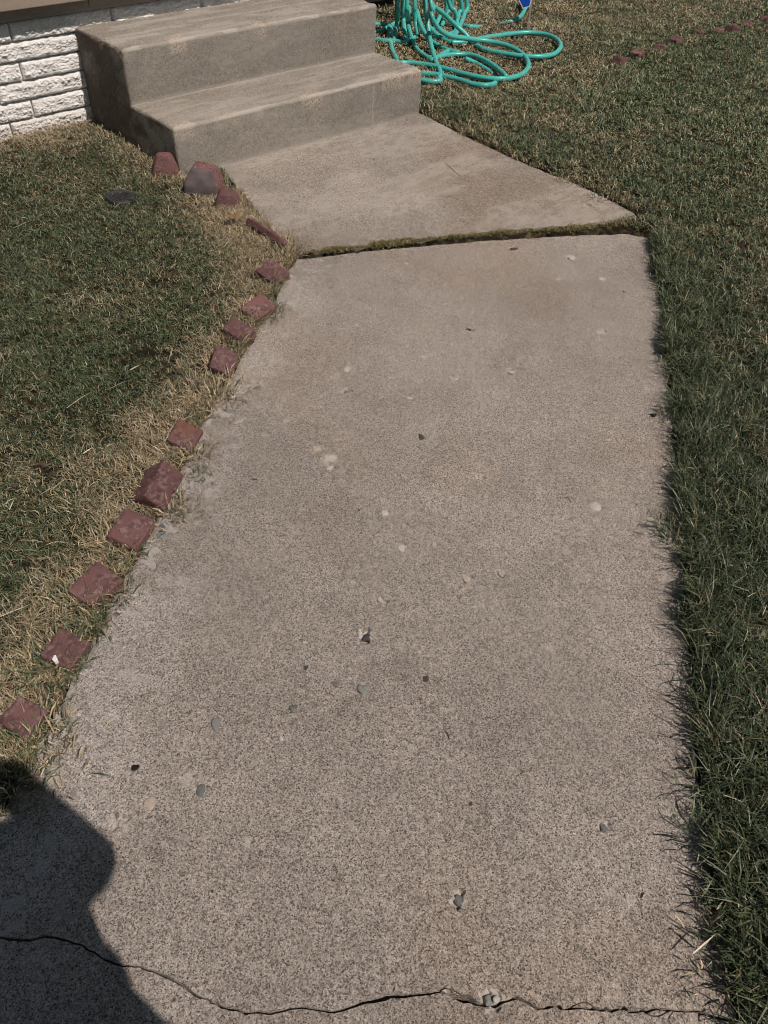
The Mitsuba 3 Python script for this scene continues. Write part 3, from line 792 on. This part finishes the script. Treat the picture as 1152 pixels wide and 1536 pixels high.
# ------------------------------------------------------------------ small sign on a stake
sg = thing('yard_sign', 'small blue sign with white border on a thin stake, cut by the top edge', 'sign')
foot = at(791.5, 44)
side = np.array([right[0], right[1], 0]); side /= np.linalg.norm(side)
obj('stake', block(-0.006, 0.006, -0.004, 0.004, -0.12, 0.22, 0.001).apply_transform(np.block([[np.column_stack([side, np.cross([0, 0, 1], side), [0, 0, 1]]), foot[:, None]], [np.zeros((1, 3)), np.ones((1, 1))]])), 'stake_metal', sg)
poly = np.array([(-0.058, 0.128), (-0.008, 0.142), (0.002, 0.235), (-0.075, 0.30), (-0.150, 0.252)])
nf = np.cross([0, 0, 1.0], side)                      # points away from the camera


def plate(pts, y0, y1):
    m = trimesh.creation.extrude_polygon(shapely.Polygon(pts), y1 - y0, engine='earcut')
    v = np.array(m.vertices)
    v = foot + v[:, :1] * side + np.outer(v[:, 1], [0, 0, 1.0]) + np.outer(-(v[:, 2] + y0), nf)
    return trimesh.Trimesh(v, m.faces, process=False)


obj('border', plate(poly, 0.005, 0.008), 'sign_white', sg)
inner = np.array(shapely.Polygon(poly).buffer(-0.0065).exterior.coords)[:-1]
obj('panel', plate(inner, 0.0082, 0.0092), 'sign_blue', sg)
obj('emblem', plate([(-0.046, 0.182), (-0.038, 0.184), (-0.036, 0.192), (-0.043, 0.192)], 0.0094, 0.0098), 'sign_white', sg)

# ------------------------------------------------------------------ drain lid, leaf, twigs
dl = thing('drain_lid', 'round black plastic lid sunk in the grass left of the steps', 'lid')
c = at(180, 293, 0.03)
prof = np.array([[0, 0], [0.030, 0], [0.034, 0.002], [0.046, 0.0025], [0.052, 0.006], [0.060, 0.006], [0.064, 0.002], [0.066, -0.04], [0, -0.04]]) * [0.9, 1]
m = trimesh.creation.revolve(prof[::-1], sections=40)
M = trimesh.transformations.rotation_matrix(math.radians(7), [1, 0.4, 0])
m.apply_transform(M); m.apply_translation([c[0], c[1], 0.022])
obj('rim', m, 'lid_plastic', dl, smooth=30)
gm = join([block(-0.045, 0.045, k - 0.002, k + 0.002, 0.0, 0.006, 0.0008) for k in np.linspace(-0.024, 0.024, 5)])
gm.apply_transform(M); gm.apply_translation([c[0], c[1], 0.023])
obj('grip_bars', gm, 'lid_plastic', dl)

scene['leaf_brown'] = {'type': 'principledthin', 'base_color': {'type': 'rgb', 'value': [0.26, 0.165, 0.10]}, 'roughness': 0.6, 'diff_trans': 0.4, 'eta': 1.4}
pts = []
for k in range(60):
    a = 2 * math.pi * k / 60
    r = 0.021 * (1 + 0.35 * math.cos(a * 5)) * (0.62 + 0.38 * abs(math.cos(a)))
    pts.append((r * math.cos(a) * 1.25, r * math.sin(a) * 0.9))
lp = shapely.Polygon(pts).buffer(0)
gx_, gy_ = np.meshgrid(np.arange(-0.04, 0.04, 0.003), np.arange(-0.04, 0.04, 0.003))
q = np.column_stack([gx_.ravel(), gy_.ravel()])
q = np.vstack([np.array(lp.exterior.coords)[:-1], q[shapely.contains_xy(lp.buffer(-0.001), q[:, 0], q[:, 1])]])
tr_ = Delaunay(q).simplices
tr_ = tr_[shapely.contains_xy(lp, *q[tr_].mean(1).T)]
v = np.column_stack([q, 9 * q[:, 1] ** 2 + 5 * q[:, 0] ** 2 + 0.003 * np.sin(q[:, 0] * 200)])
M = trimesh.transformations.euler_matrix(0.5, 0.2, -0.6)
c = at(352, 325, 0.05)
obj('dry_leaf', trimesh.Trimesh(v @ M[:3, :3].T + [c[0], c[1], 0.052], tr_, process=False), 'leaf_brown', smooth=True, label='curled orange brown leaf lying in the grass beside the long flat brick', category='leaf')

scene['twig_brown'] = two(rough((0.10, 0.075, 0.055), 0.8, 0.2))
TW = [([(668, 245), (676, 252), (684, 259), (690, 264)], 'thin brown twig on the upper slab', .0010), ([(419, 404), (423, 408), (428, 414)], 'short dark twig at the left corner of the big slab', .0014),
      ([(667, 1096), (672, 1102), (674, 1109)], 'tiny curved dark stem in the middle of the near walk', .0009), ([(848, 745), (853, 748), (856, 752)], 'tiny dark stem on the walk near the white pebble', .0009),
      ([(966, 1339), (964, 1343), (962, 1347)], 'tiny brown stem on the walk near the right lawn edge', .0010), ([(378, 718), (382, 719), (386, 719)], 'short black twig on the walk right of the green tuft', .0015)]
for pts, lab, r in TW:
    obj('twig', tube(spline([at(a, b, 0.002) + [0, 0, 0.001 * (i % 2)] for i, (a, b) in enumerate(pts)], 5), r, 6), 'twig_brown', smooth=True, label=lab, category='twig')

# ------------------------------------------------------------------ the person who takes the photograph, out of the frame; only the shadow shows
def flesh(bones, edge=0.011, rounds=10, extra=()):
    """One smooth body from bones: each the hull of two balls (place, radius)."""
    parts_ = []
    for (p0, a), (p1, b) in bones:
        s0 = manifold3d.Manifold.sphere(a, 20).translate(list(map(float, p0)))
        s1 = manifold3d.Manifold.sphere(b, 20).translate(list(map(float, p1)))
        parts_.append(manifold3d.Manifold.batch_hull([s0, s1]))
    m_ = manifold3d.Manifold.batch_boolean(parts_ + list(extra), manifold3d.OpType.Add).refine_to_length(edge).to_mesh()
    tm = trimesh.Trimesh(m_.vert_properties[:, :3], m_.tri_verts, process=True)
    trimesh.smoothing.filter_taubin(tm, iterations=rounds)
    return tm


PF, PR = np.array([0.688, 0.725, 0.0]), np.array([0.725, -0.688, 0.0])
ROOT = np.array([-1.755, -3.420, 0.0])


def bd(r_, f_, z_):
    return ROOT + PR * r_ + PF * f_ + np.array([0, 0, z_])


pt = thing('person', 'person in dark shirt holding a phone, out of frame, casting the lower left shadow', 'person')
scene['skin'] = two(rough((0.46, 0.30, 0.22), 0.5, 0.4))
scene['shirt'] = two(rough((0.05, 0.06, 0.09), 0.9, 0.1))
scene['denim'] = two(rough((0.06, 0.085, 0.14), 0.9, 0.1))
scene['shoe'] = two(rough((0.10, 0.09, 0.085), 0.7, 0.3))
scene['hair'] = two(rough((0.03, 0.02, 0.014), 0.5, 0.4))
scene['phone_case'] = two(rough((0.02, 0.02, 0.022), 0.3, 0.5))
elbow = {1: np.array([-1.562, -3.350, 1.18]), -1: bd(-0.265, 0.03, 1.08)}
wrist = {1: np.array([-1.580, -3.270, 1.385]), -1: CAM - right * 0.095 - fwd * 0.055 + up * (-0.075)}
shoulder = {k: bd(0.165 * k, 0.06, 1.385) for k in (1, -1)}
neck0, head0 = bd(0.02, 0.04, 1.42), bd(0.01, 0.085, 1.60)
skin_bones = [((neck0, .055), (bd(0.015, 0.06, 1.50), .052)), ((bd(0.01, .07, 1.53), .058), (bd(0.01, .095, 1.57), .070)), ((head0 - PF * .035 + [0, 0, .015], .082), (head0 + PF * .012 + [0, 0, .02], .078)),
              ((head0 + PF * .045 + [0, 0, -.055], .042), (head0 + PF * .055 + [0, 0, -.075], .030)), ((head0 + PF * .088 + [0, 0, .012], .009), (head0 + PF * .106 + [0, 0, -.022], .012)),
              ((head0 + PF * .085 + PR * -.018 + [0, 0, -.052], .009), (head0 + PF * .085 + PR * .018 + [0, 0, -.052], .009)), ((neck0, .05), (bd(0, 0, 1.2), .09))]
for k in (1, -1):
    skin_bones += [((head0 + PR * .082 * k + PF * -.012 + [0, 0, .015], .014), (head0 + PR * .080 * k + PF * -.006 + [0, 0, -.02], .011)),
                   ((head0 + PF * .070 + PR * .032 * k + [0, 0, .035], .016), (head0 + PF * .070 + PR * .018 * k + [0, 0, .033], .014)),
                   ((neck0, .05), (shoulder[k], .050)), ((shoulder[k], .050), (elbow[k], .042)), ((elbow[k], .050), (wrist[k], .034))]
# hands: a palm, four bent fingers round the phone's edge and a thumb at its side
for k in (1, -1):
    knuckle = CAM + right * (0.047 * k) - fwd * 0.035 + up * (-0.035)
    if k == 1:
        knuckle = CAM + right * 0.052 - fwd * 0.050 + up * (-0.040)
    skin_bones += [((wrist[k], .026), (knuckle - up * .030, .022)), ((knuckle - up * .030, .020), (knuckle + up * .018, .018))]
    for j, (du, ln) in enumerate(((0.026, .92), (0.008, 1.0), (-0.011, .95), (-0.030, .78))):
        a_ = knuckle + up * du
        b_ = a_ + (fwd * 0.012 + right * 0.012 * k) * ln
        c_ = b_ + (fwd * 0.016 - right * 0.012 * k) * ln
        skin_bones += [((a_, .0095), (b_, .0088)), ((b_, .0088), (c_, .0080))]
    a_ = knuckle - up * .030 - fwd * .012
    skin_bones += [((a_, .013), (a_ + up * .026 - right * .014 * k - fwd * .014, .0105)), ((a_ + up * .026 - right * .014 * k - fwd * .014, .0105), (a_ + up * .050 - right * .026 * k - fwd * .006, .0088))]
obj('body', flesh(skin_bones, 0.008, 8), 'skin', pt, smooth=True)
scene['eye'] = two(rough((0.5, 0.48, 0.46), 0.2, 0.5))
for k in (1, -1):
    obj('eye', trimesh.creation.icosphere(2, .0115).apply_translation(head0 + PF * .078 + PR * .031 * k + [0, 0, .018]), 'eye', pt, smooth=True)
hair = [((head0 - PF * .045 + [0, 0, .035], .090), (head0 + PF * .005 + [0, 0, .050], .080)), ((head0 - PF * .06 + [0, 0, -.03], .062), (head0 - PF * .045 + [0, 0, .03], .085))]
obj('hair', flesh(hair, 0.010, 6), 'hair', pt, smooth=True)
shirt = [((bd(s * .10, -.01, 1.33), .085), (bd(s * .085, 0.0, 1.08), .085)) for s in (1, -1)] + [((bd(s * .085, 0.0, 1.08), .085), (bd(s * .10, -.005, .90), .090)) for s in (1, -1)]
shirt += [((bd(-.10, .025, 1.33), .092), (bd(.09, .085, 1.33), .098)), ((bd(.05, .08, 1.27), .095), (bd(.06, .03, 1.12), .09)), ((bd(-.085, .015, 1.1), .09), (bd(.085, .015, 1.1), .09)), ((bd(-.10, 0, .9), .09), (bd(.10, 0, .9), .09)), ((neck0, .060), (bd(0, 0, 1.3), .085))]
for k in (1, -1):
    shirt += [((bd(.08 * k, .04, 1.385), .066), (shoulder[k], .064)), ((shoulder[k], .064), (shoulder[k] + (elbow[k] - shoulder[k]) * .72, .060))]
obj('shirt', flesh(shirt, 0.014, 10), 'shirt', pt, smooth=True)
legs = []
for k in (1, -1):
    legs += [((bd(.095 * k, -.01, .86), .095), (bd(.10 * k, 0, .48), .062)), ((bd(.10 * k, 0, .48), .062), (bd(.105 * k, -.02, .10), .046))]
legs += [((bd(-.085, -.01, .90), .098), (bd(.085, -.01, .90), .098))]
obj('trousers', flesh(legs, 0.016, 10), 'denim', pt, smooth=True)
for k in (1, -1):
    obj('shoe', flesh([((bd(.105 * k, -.05, .050), .042), (bd(.115 * k, .085, .040), .036)), ((bd(.115 * k, .085, .040), .036), (bd(.12 * k, .13, .034), .030)), ((bd(.105 * k, -.03, .05), .042), (bd(.105 * k, -.02, .10), .044))], 0.010, 6), 'shoe', pt, smooth=True)
ph = rounded_box((0.072, 0.150, 0.009), 0.004, 0.02)
M4 = np.eye(4); M4[:3, 0], M4[:3, 1], M4[:3, 2] = right, up, -fwd
M4[:3, 3] = CAM - fwd * 0.007 - up * 0.058 + right * 0.014
ph.apply_transform(M4)
obj('phone', ph, 'phone_case', smooth=30, label='dark phone held in front of the photographer, out of frame', category='phone')

# ------------------------------------------------------------------ grass
def blades(base, az, lean, length, width, bend, col):
    n = len(base)
    hd = np.column_stack([np.cos(az), np.sin(az)])

    def step(theta, l):
        return np.column_stack([hd * (np.sin(theta) * l)[:, None], np.cos(theta) * l])
    p1 = base + step(lean * 0.75, length * 0.5)
    p2 = p1 + step(np.minimum(lean + bend, 2.2), length * 0.5)
    tw = az + math.pi / 2 + RNG.normal(0, 0.5, n)
    s = np.column_stack([np.cos(tw), np.sin(tw), RNG.normal(0, 0.25, n)]) * (width / 2)[:, None]
    V = np.stack([base - s * 0.75, base + s * 0.75, p1 - s, p1 + s, p2], 1).reshape(-1, 3)
    o = np.arange(n)[:, None] * 5
    F = np.stack([o + [0, 1, 3], o + [0, 3, 2], o + [2, 3, 4]], 1).reshape(-1, 3)
    C = np.repeat(col, 5, axis=0)
    return V, F, C


def cat(parts):
    V, F, C, o = [], [], [], 0
    for v, f, c in parts:
        V.append(v); F.append(f + o); C.append(c); o += len(v)
    return (np.vstack(V), np.vstack(F)), np.clip(np.vstack(C), 0.004, 0.9)


def fb(p, s, seed, o=3):
    return meshkit.fbm(np.column_stack([p * s, np.zeros(len(p))]), o, seed)


walk_line = shapely.LineString(WALK_LEFT)
brick_line = shapely.LineString([(0.05, 0.1), (0.0, -0.4), (-0.1, -0.8)] + [(x - 0.02, y + 0.02) for x, y in WALK_LEFT])
right_line = shapely.LineString(WALK_RIGHT[:-1])


def dryness(p, left):
    pts = shapely.points(p)
    n1, n2, n3 = fb(p, 2.6, 1), fb(p, 9, 2), fb(p, 30, 12)
    if left:
        d = shapely.distance(pts, brick_line)
        a = np.clip(1.50 - d / 0.165 + 1.2 * (n1 - 0.5) + 0.9 * (n2 - 0.5), 0, 1) * 0.92
        a *= np.clip(0.55 + 1.1 * n2, 0, 1)
        dw = YW - p[:, 1]
        b = np.clip(1.25 - dw / 0.40 + 0.9 * (n2 - .5), 0, 1) * 0.9
        ds = shapely.distance(pts, shapely.LineString([(0, YW), (0, 0)]))
        e = np.clip(1.1 - ds / 0.25 + 0.8 * (n2 - .5), 0, 1) * 0.9
        m = 0.025 + 0.22 * np.clip((n1 - 0.54) * 5, 0, 1) + 0.25 * np.clip((n3 - 0.62) * 6, 0, 1) * np.clip((n2 - .4) * 4, 0, 1)
        m += 0.25 * np.clip(-(p[:, 0] + 0.45) / 0.8, 0, 0.5) * np.clip((n2 - .5) * 6, 0, 1)
        return np.clip(np.max([a, b, e, m], 0), 0, 0.95)
    dh = np.hypot(p[:, 0] - 2.35, (p[:, 1] - 0.75) * 0.9)
    a = np.clip(1.35 - dh / 0.95 + 0.8 * (n2 - .5), 0, 1) * 0.85
    m = 0.06 + 0.45 * np.clip((n1 - 0.52) * 4, 0, 1) + 0.35 * np.clip((n2 - 0.55) * 5, 0, 1)
    m = m * np.clip((p[:, 0] + 0.3) / 1.8, 0.35, 1)
    far_ = 0.30 * np.clip((p[:, 1] + 0.1) / 0.6, 0, 1)
    dl_ = shapely.distance(pts, shapely.LineString(LAND_RIGHT))
    e = np.clip(0.75 - dl_ / 0.12, 0, 0.6)
    return np.clip(np.max([a, m + far_, e], 0), 0, 0.93)


GREENS = np.array([(0.076, 0.106, 0.052), (0.060, 0.095, 0.049), (0.104, 0.132, 0.068), (0.150, 0.168, 0.098), (0.048, 0.078, 0.042)])
STRAWS = np.array([(0.42, 0.345, 0.230), (0.34, 0.270, 0.175), (0.52, 0.45, 0.32), (0.25, 0.195, 0.125), (0.30, 0.255, 0.165)])


def colours(n, dry):
    is_dry = RNG.random(n) < dry
    c = np.where(is_dry[:, None], STRAWS[RNG.integers(0, 5, n)], GREENS[RNG.integers(0, 5, n)])
    return c * RNG.uniform(0.6, 1.4, (n, 1)), is_dry


house_box = shapely.box(XL - 5, YW - 0.02, XR, 9)
rear_box = shapely.box(XR - 0.3, 1.84, 3.0, 9)
solid = shapely.unary_union([walk_poly, land_poly, shapely.box(-0.005, -0.01, W + 0.005, YW), house_box, rear_box])
lawn_left = shapely.Polygon([(-3.2, YW), (0.25, YW), (0.25, -0.1), (-0.05, -0.93)] + WALK_LEFT[1:] + [(-4.2, -3.9), (-4.2, YW)]).buffer(0).difference(solid)
lawn_right = shapely.Polygon([(1.2, 0.9), (1.3, 3.2), (8.5, 3.2), (8.5, -4.6), (-2.7, -4.75)] + WALK_RIGHT[::-1] + [(1.35, -1.5)] + LAND_RIGHT).buffer(0).difference(solid)


def scatter(poly, full):
    """Places in the lawn, thick where they show large in the photograph and thin outside its frame."""
    x0, y0, x1, y1 = poly.bounds
    n = int(full * (x1 - x0) * (y1 - y0))
    p = RNG.uniform((x0, y0), (x1, y1), (n, 2))
    d = np.linalg.norm(np.column_stack([p, np.zeros(n)]) - CAM, axis=1)
    keep = np.clip((2.0 / d), 0, 1) ** 1.05
    q = pix(np.column_stack([p, np.zeros(n)]))
    m = 70
    seen = (q[:, 0] > -m) & (q[:, 0] < 1152 + m) & (q[:, 1] > -m) & (q[:, 1] < 1536 + m)
    off = np.where(seen, 1.0, 0.16)
    ok = RNG.random(n) < keep * off
    p, d = p[ok], d[ok]
    ok = shapely.contains_xy(poly, p[:, 0], p[:, 1])
    return p[ok], d[ok], seen


def grow(poly, full, left):
    p, d, _ = scatter(poly, full)
    dist_edge = shapely.distance(shapely.points(p), right_line if not left else walk_line)
    ok = (fb(p, 17, 22, 2) + 0.25 * RNG.random(len(p))) > 0.33
    p, d, dist_edge = p[ok], d[ok], dist_edge[ok]
    n = len(p)
    dry = dryness(p, left)
    z = lawn_base(p)
    size = np.clip(d / 2.8, 1.0, 1.8)
    cl = fb(p, 26, 21)
    tall = RNG.uniform(0.55, 1.25, n) * (0.8 + 0.5 * fb(p, 5, 6)) * np.clip(0.35 + 1.35 * cl, 0.5, 1.4)
    if left:
        tall *= 0.0185 + 0.007 * (dry > 0.5)
    else:
        tall *= (0.026 + 0.008 * np.clip(1.4 - p[:, 0], 0, 1)) + 0.022 * np.clip(1 - dist_edge / 0.20, 0, 1) + 0.006 * np.clip((1.0 - p[:, 0]) / 1.0, 0, 1)
        tall *= np.where(p[:, 0] > 1.6, 0.85, 1) * np.where(np.hypot(p[:, 0] - 2.6, p[:, 1] - 0.8) < 0.85, 0.72, 1)
    parts = []
    for j in range(5):
        az = RNG.uniform(0, 2 * math.pi, n)
        lean = np.clip(RNG.normal(0.95, 0.42, n), 0.05, 1.55)
        col, is_dry = colours(n, dry)
        if not left:
            col = col * (0.80 + 0.62 * np.clip((p[:, 0] - 0.2) / 2.2, 0, 1))[:, None]
        lean = np.where(is_dry, np.clip(lean + 0.25, 0, 1.55), lean)
        ln = tall * RNG.uniform(0.7, 1.3, n) * (1 + 0.15 * (size - 1))
        w = RNG.uniform(0.0015, 0.0030, n) * np.where(is_dry, 0.7, 1.0) * size * (0.85 if left else 1.0)
        base = np.column_stack([p + RNG.normal(0, 0.006, (n, 2)), z - 0.004 + RNG.uniform(0, 0.55, n) * tall * 0.8])
        parts.append(blades(base, az, lean, ln, w, RNG.uniform(-0.1, 0.8, n), col))
    # dead stems that lie in the sward
    pick = np.flatnonzero(RNG.random(n) < 0.03 + 0.6 * dry ** 1.3)
    m = len(pick)
    base = np.column_stack([p[pick] + RNG.normal(0, 0.01, (m, 2)), z[pick] + RNG.uniform(0.35, 0.9, m) * tall[pick]])
    col = STRAWS[RNG.integers(0, 5, m)] * RNG.uniform(0.7, 1.25, (m, 1))
    parts.append(blades(base, RNG.uniform(0, 6.28, m), RNG.uniform(1.1, 1.75, m), RNG.uniform(0.016, 0.042, m), RNG.uniform(0.0011, 0.0018, m) * size[pick], RNG.uniform(-0.3, 0.6, m), col))
    return parts


def lying(px_list, length_px, z0=0.035):
    """Long pale stems lying across the lawn, from pixel to pixel."""
    out = []
    for (a, b, c, d) in px_list:
        p0, p1 = at(a, b, z0), at(c, d, z0)
        v = p1 - p0
        ln = np.linalg.norm(v)
        out.append(blades(p0[None], np.array([math.atan2(v[1], v[0])]), np.array([1.9]), np.array([ln]), np.array([0.0026]), np.array([-0.35]), np.array([[0.52, 0.47, 0.36]])))
    return out


PALE_LEFT = [(252, 545, 262, 518), (195, 555, 212, 548), (80, 733, 100, 718), (60, 742, 85, 730), (160, 585, 205, 570), (100, 612, 140, 590), (20, 342, 55, 332), (35, 300, 65, 297), (125, 680, 140, 672), (14, 765, 22, 750), (0, 925, 45, 910), (70, 520, 84, 520), (262, 635, 300, 622)]
PALE_RIGHT = [(1048, 420, 1065, 421), (1082, 448, 1090, 438), (1085, 1192, 1118, 1206), (1070, 960, 1055, 942), (1085, 848, 1110, 850), (1098, 877, 1115, 878), (1040, 1430, 1075, 1400), (1072, 740, 1080, 732), (1040, 730, 1050, 742), (1140, 1335, 1150, 1350), (1075, 1365, 1085, 1350), (1120, 200, 1148, 198), (1035, 95, 1020, 100), (1140, 80, 1152, 79), (1090, 955, 1102, 935), (1060, 942, 1030, 950)]

# creeping runs of grass over the walk's edges: pixel, spread in metres, number, height, dryness
CREEP_L = [(300, 718, .018, 26, .022, .05), (412, 465, .022, 40, .03, .1), (402, 480, .025, 40, .03, .2), (135, 948, .02, 45, .04, .15), (150, 945, .016, 25, .03, .1), (80, 1020, .03, 60, .05, .2), (92, 1000, .025, 45, .045, .15), (196, 828, .022, 45, .035, .15),
           (336, 553, .014, 26, .028, .1), (402, 440, .015, 30, .03, .2), (268, 765, .02, 30, .03, .6), (115, 910, .03, 70, .05, .25), (55, 1110, .04, 90, .045, .6), (25, 1150, .05, 140, .045, .5), (430, 380, .035, 80, .04, .75), (420, 370, .04, 80, .04, .7), (375, 470, .03, 60, .035, .85),
           (15, 1185, .04, 90, .045, .3), (30, 1130, .035, 80, .05, .6), (320, 600, .04, 90, .04, .8), (330, 590, .04, 90, .04, .8), (290, 688, .03, 80, .035, .8), (255, 770, .03, 70, .03, .6), (180, 890, .025, 60, .035, .5)]
CREEP_L += [(x, y, .022, 60, .035, .8) for x, y in ((212, 745), (160, 815), (112, 900), (66, 1000), (2, 1095), (252, 672), (318, 552), (345, 498), (372, 480), (395, 415), (225, 760), (178, 822), (128, 912), (82, 1008), (20, 1108), (268, 682), (300, 300), (290, 285), (262, 262), (235, 255), (330, 312), (345, 322),  (352, 335))]
CREEP_R = [(1034, 942, .008, 9, .11, .4), (1040, 935, .012, 14, .075, .3), (952, 334, .022, 120, .022, .35), (935, 340, .018, 70, .02, .4), (965, 345, .02, 80, .03, .2), (1004, 795, .025, 90, .045, .15), (1014, 812, .022, 70, .045, .2), (985, 398, .02, 45, .035, .3), (992, 420, .025, 50, .04, .3), (1000, 545, .015, 25, .04, .1), (1000, 625, .018, 35, .045, .1), (1020, 935, .018, 25, .055, .05), (1070, 1380, .025, 40, .045, .3), (1080, 1420, .025, 40, .045, .35),
           (1040, 1260, .02, 30, .055, .1), (1040, 1180, .02, 30, .055, .05), (1040, 1060, .02, 30, .045, .3), (1082, 1480, .025, 45, .045, .3), (1005, 480, .015, 30, .04, .3), (965, 342, .03, 60, .035, .35), (900, 300, .03, 60, .03, .6), (850, 272, .03, 60, .03, .6), (780, 240, .03, 60, .03, .6), (700, 203, .03, 60, .03, .6), (650, 178, .03, 60, .03, .7)]


def creep(lst, k=1.7, kh=1.0):
    out = []
    for a, b, s, n, hgt, dry in lst:
        n, hgt = int(n * k), hgt * kh
        c = at(a, b)
        base = np.column_stack([c[0] + RNG.normal(0, s, n), c[1] + RNG.normal(0, s, n), np.zeros(n) + RNG.uniform(0.0, 0.012, n)])
        off = base[:, :2] - c[:2]
        az = np.arctan2(off[:, 1], off[:, 0]) + RNG.normal(0, 0.9, n)
        col, is_dry = colours(n, np.full(n, dry))
        out.append(blades(base, az, np.clip(RNG.normal(0.8, 0.4, n), 0.05, 1.5), hgt * RNG.uniform(0.5, 1.3, n), RNG.uniform(0.0022, 0.0036, n), RNG.uniform(0, 0.7, n), col * np.where(is_dry[:, None], 1, 1.05)))
    return out


def fringe(line, count, hgt, inward, dry, seed):
    """Blades that lean out over an edge of the walk."""
    ls_ = shapely.LineString(line)
    s = RNG.uniform(0, ls_.length, count)
    p = np.array([ls_.interpolate(v).coords[0] for v in s])
    p += np.outer(RNG.normal(0, 0.012, count) - 0.020, inward)
    lump = np.clip((meshkit.fbm(np.column_stack([s * 9, np.full(count, seed * 1.0), 0 * s]), 3) - 0.36) * 4, 0.05, 1.3)
    ok = RNG.random(count) < np.clip(lump, 0.15, 1)
    p, lump = p[ok], lump[ok]
    n = len(p)
    az = math.atan2(inward[1], inward[0]) + RNG.normal(0, 0.9, n)
    col, is_dry = colours(n, np.full(n, dry))
    base = np.column_stack([p, RNG.uniform(0.0, 0.02, n)])
    return [blades(base, az, np.clip(RNG.normal(0.75, 0.4, n), 0, 1.45), hgt * RNG.uniform(0.4, 1.15, n) * (0.5 + 0.6 * lump), RNG.uniform(0.0016, 0.0029, n), RNG.uniform(0, 0.6, n), col)]


INW = np.array([-0.593, 0.805])
mesh, col = cat(grow(lawn_left, 14000, True) + lying(PALE_LEFT, 1) + creep(CREEP_L) + fringe(WALK_LEFT[:7], 4500, 0.03, np.array([0.64, -0.77]), 0.6, 2))
obj('lawn_grass', mesh, 'blade', color=col, kind='stuff', label='short lawn left of the path, green in the middle and dry along the bricks and wall', category='grass')
mesh, col = cat(grow(lawn_right, 9500, False) + lying(PALE_RIGHT, 1) + creep(CREEP_R, 1.0, 0.8) + fringe(WALK_RIGHT[:-1], 17000, 0.042, INW, 0.08, 1) + fringe(LAND_RIGHT[:-1], 2600, 0.028, np.array([-0.95, 0.1]), 0.5, 3))
obj('lawn_grass', mesh, 'blade', color=col, kind='stuff', label='lawn right of the path, thick dark green near the path and dry around the hose', category='grass')

# moss in the joint between the slabs
mid = (np.array([shapely.LineString(joint_near).interpolate(t, True).coords[0] for t in np.linspace(0, 1, 60)]) + np.array([shapely.LineString(joint_far).interpolate(t, True).coords[0] for t in np.linspace(0, 1, 60)])) / 2
ls_ = shapely.LineString(mid)
n = 13000
s = RNG.uniform(0, ls_.length, n)
p = np.array([ls_.interpolate(v).coords[0] for v in s])
fill = np.clip((meshkit.fbm(np.column_stack([s * 14, 0 * s + 2, 0 * s]), 3) - 0.25) * 3, 0.25, 1.2) * (0.60 + 0.40 * np.clip(s / 0.35, 0, 1))
p = p + RNG.normal(0, 1, (n, 2)) * (0.0095 * (0.5 + 0.6 * fill))[:, None]
ok = RNG.random(n) < fill
p, s, fill = p[ok], s[ok], fill[ok]
n = len(p)
moss_c = np.array([(0.185, 0.175, 0.060), (0.125, 0.140, 0.046), (0.24, 0.20, 0.10), (0.18, 0.145, 0.075)])[RNG.integers(0, 4, n)] * RNG.uniform(0.7, 1.2, (n, 1))
base = np.column_stack([p, RNG.uniform(-0.003, 0.009, n)])
parts = [blades(base, RNG.uniform(0, 6.28, n), np.clip(RNG.normal(0.7, 0.4, n), 0, 1.5), RNG.uniform(0.006, 0.014, n) * (0.6 + 0.6 * fill), RNG.uniform(0.002, 0.0042, n), RNG.uniform(0, 0.8, n), moss_c)]
mesh, col = cat(parts)
obj('joint_moss', mesh, 'blade', color=col, kind='stuff', label='olive strip of moss and short grass in the joint between the two slabs', category='moss')
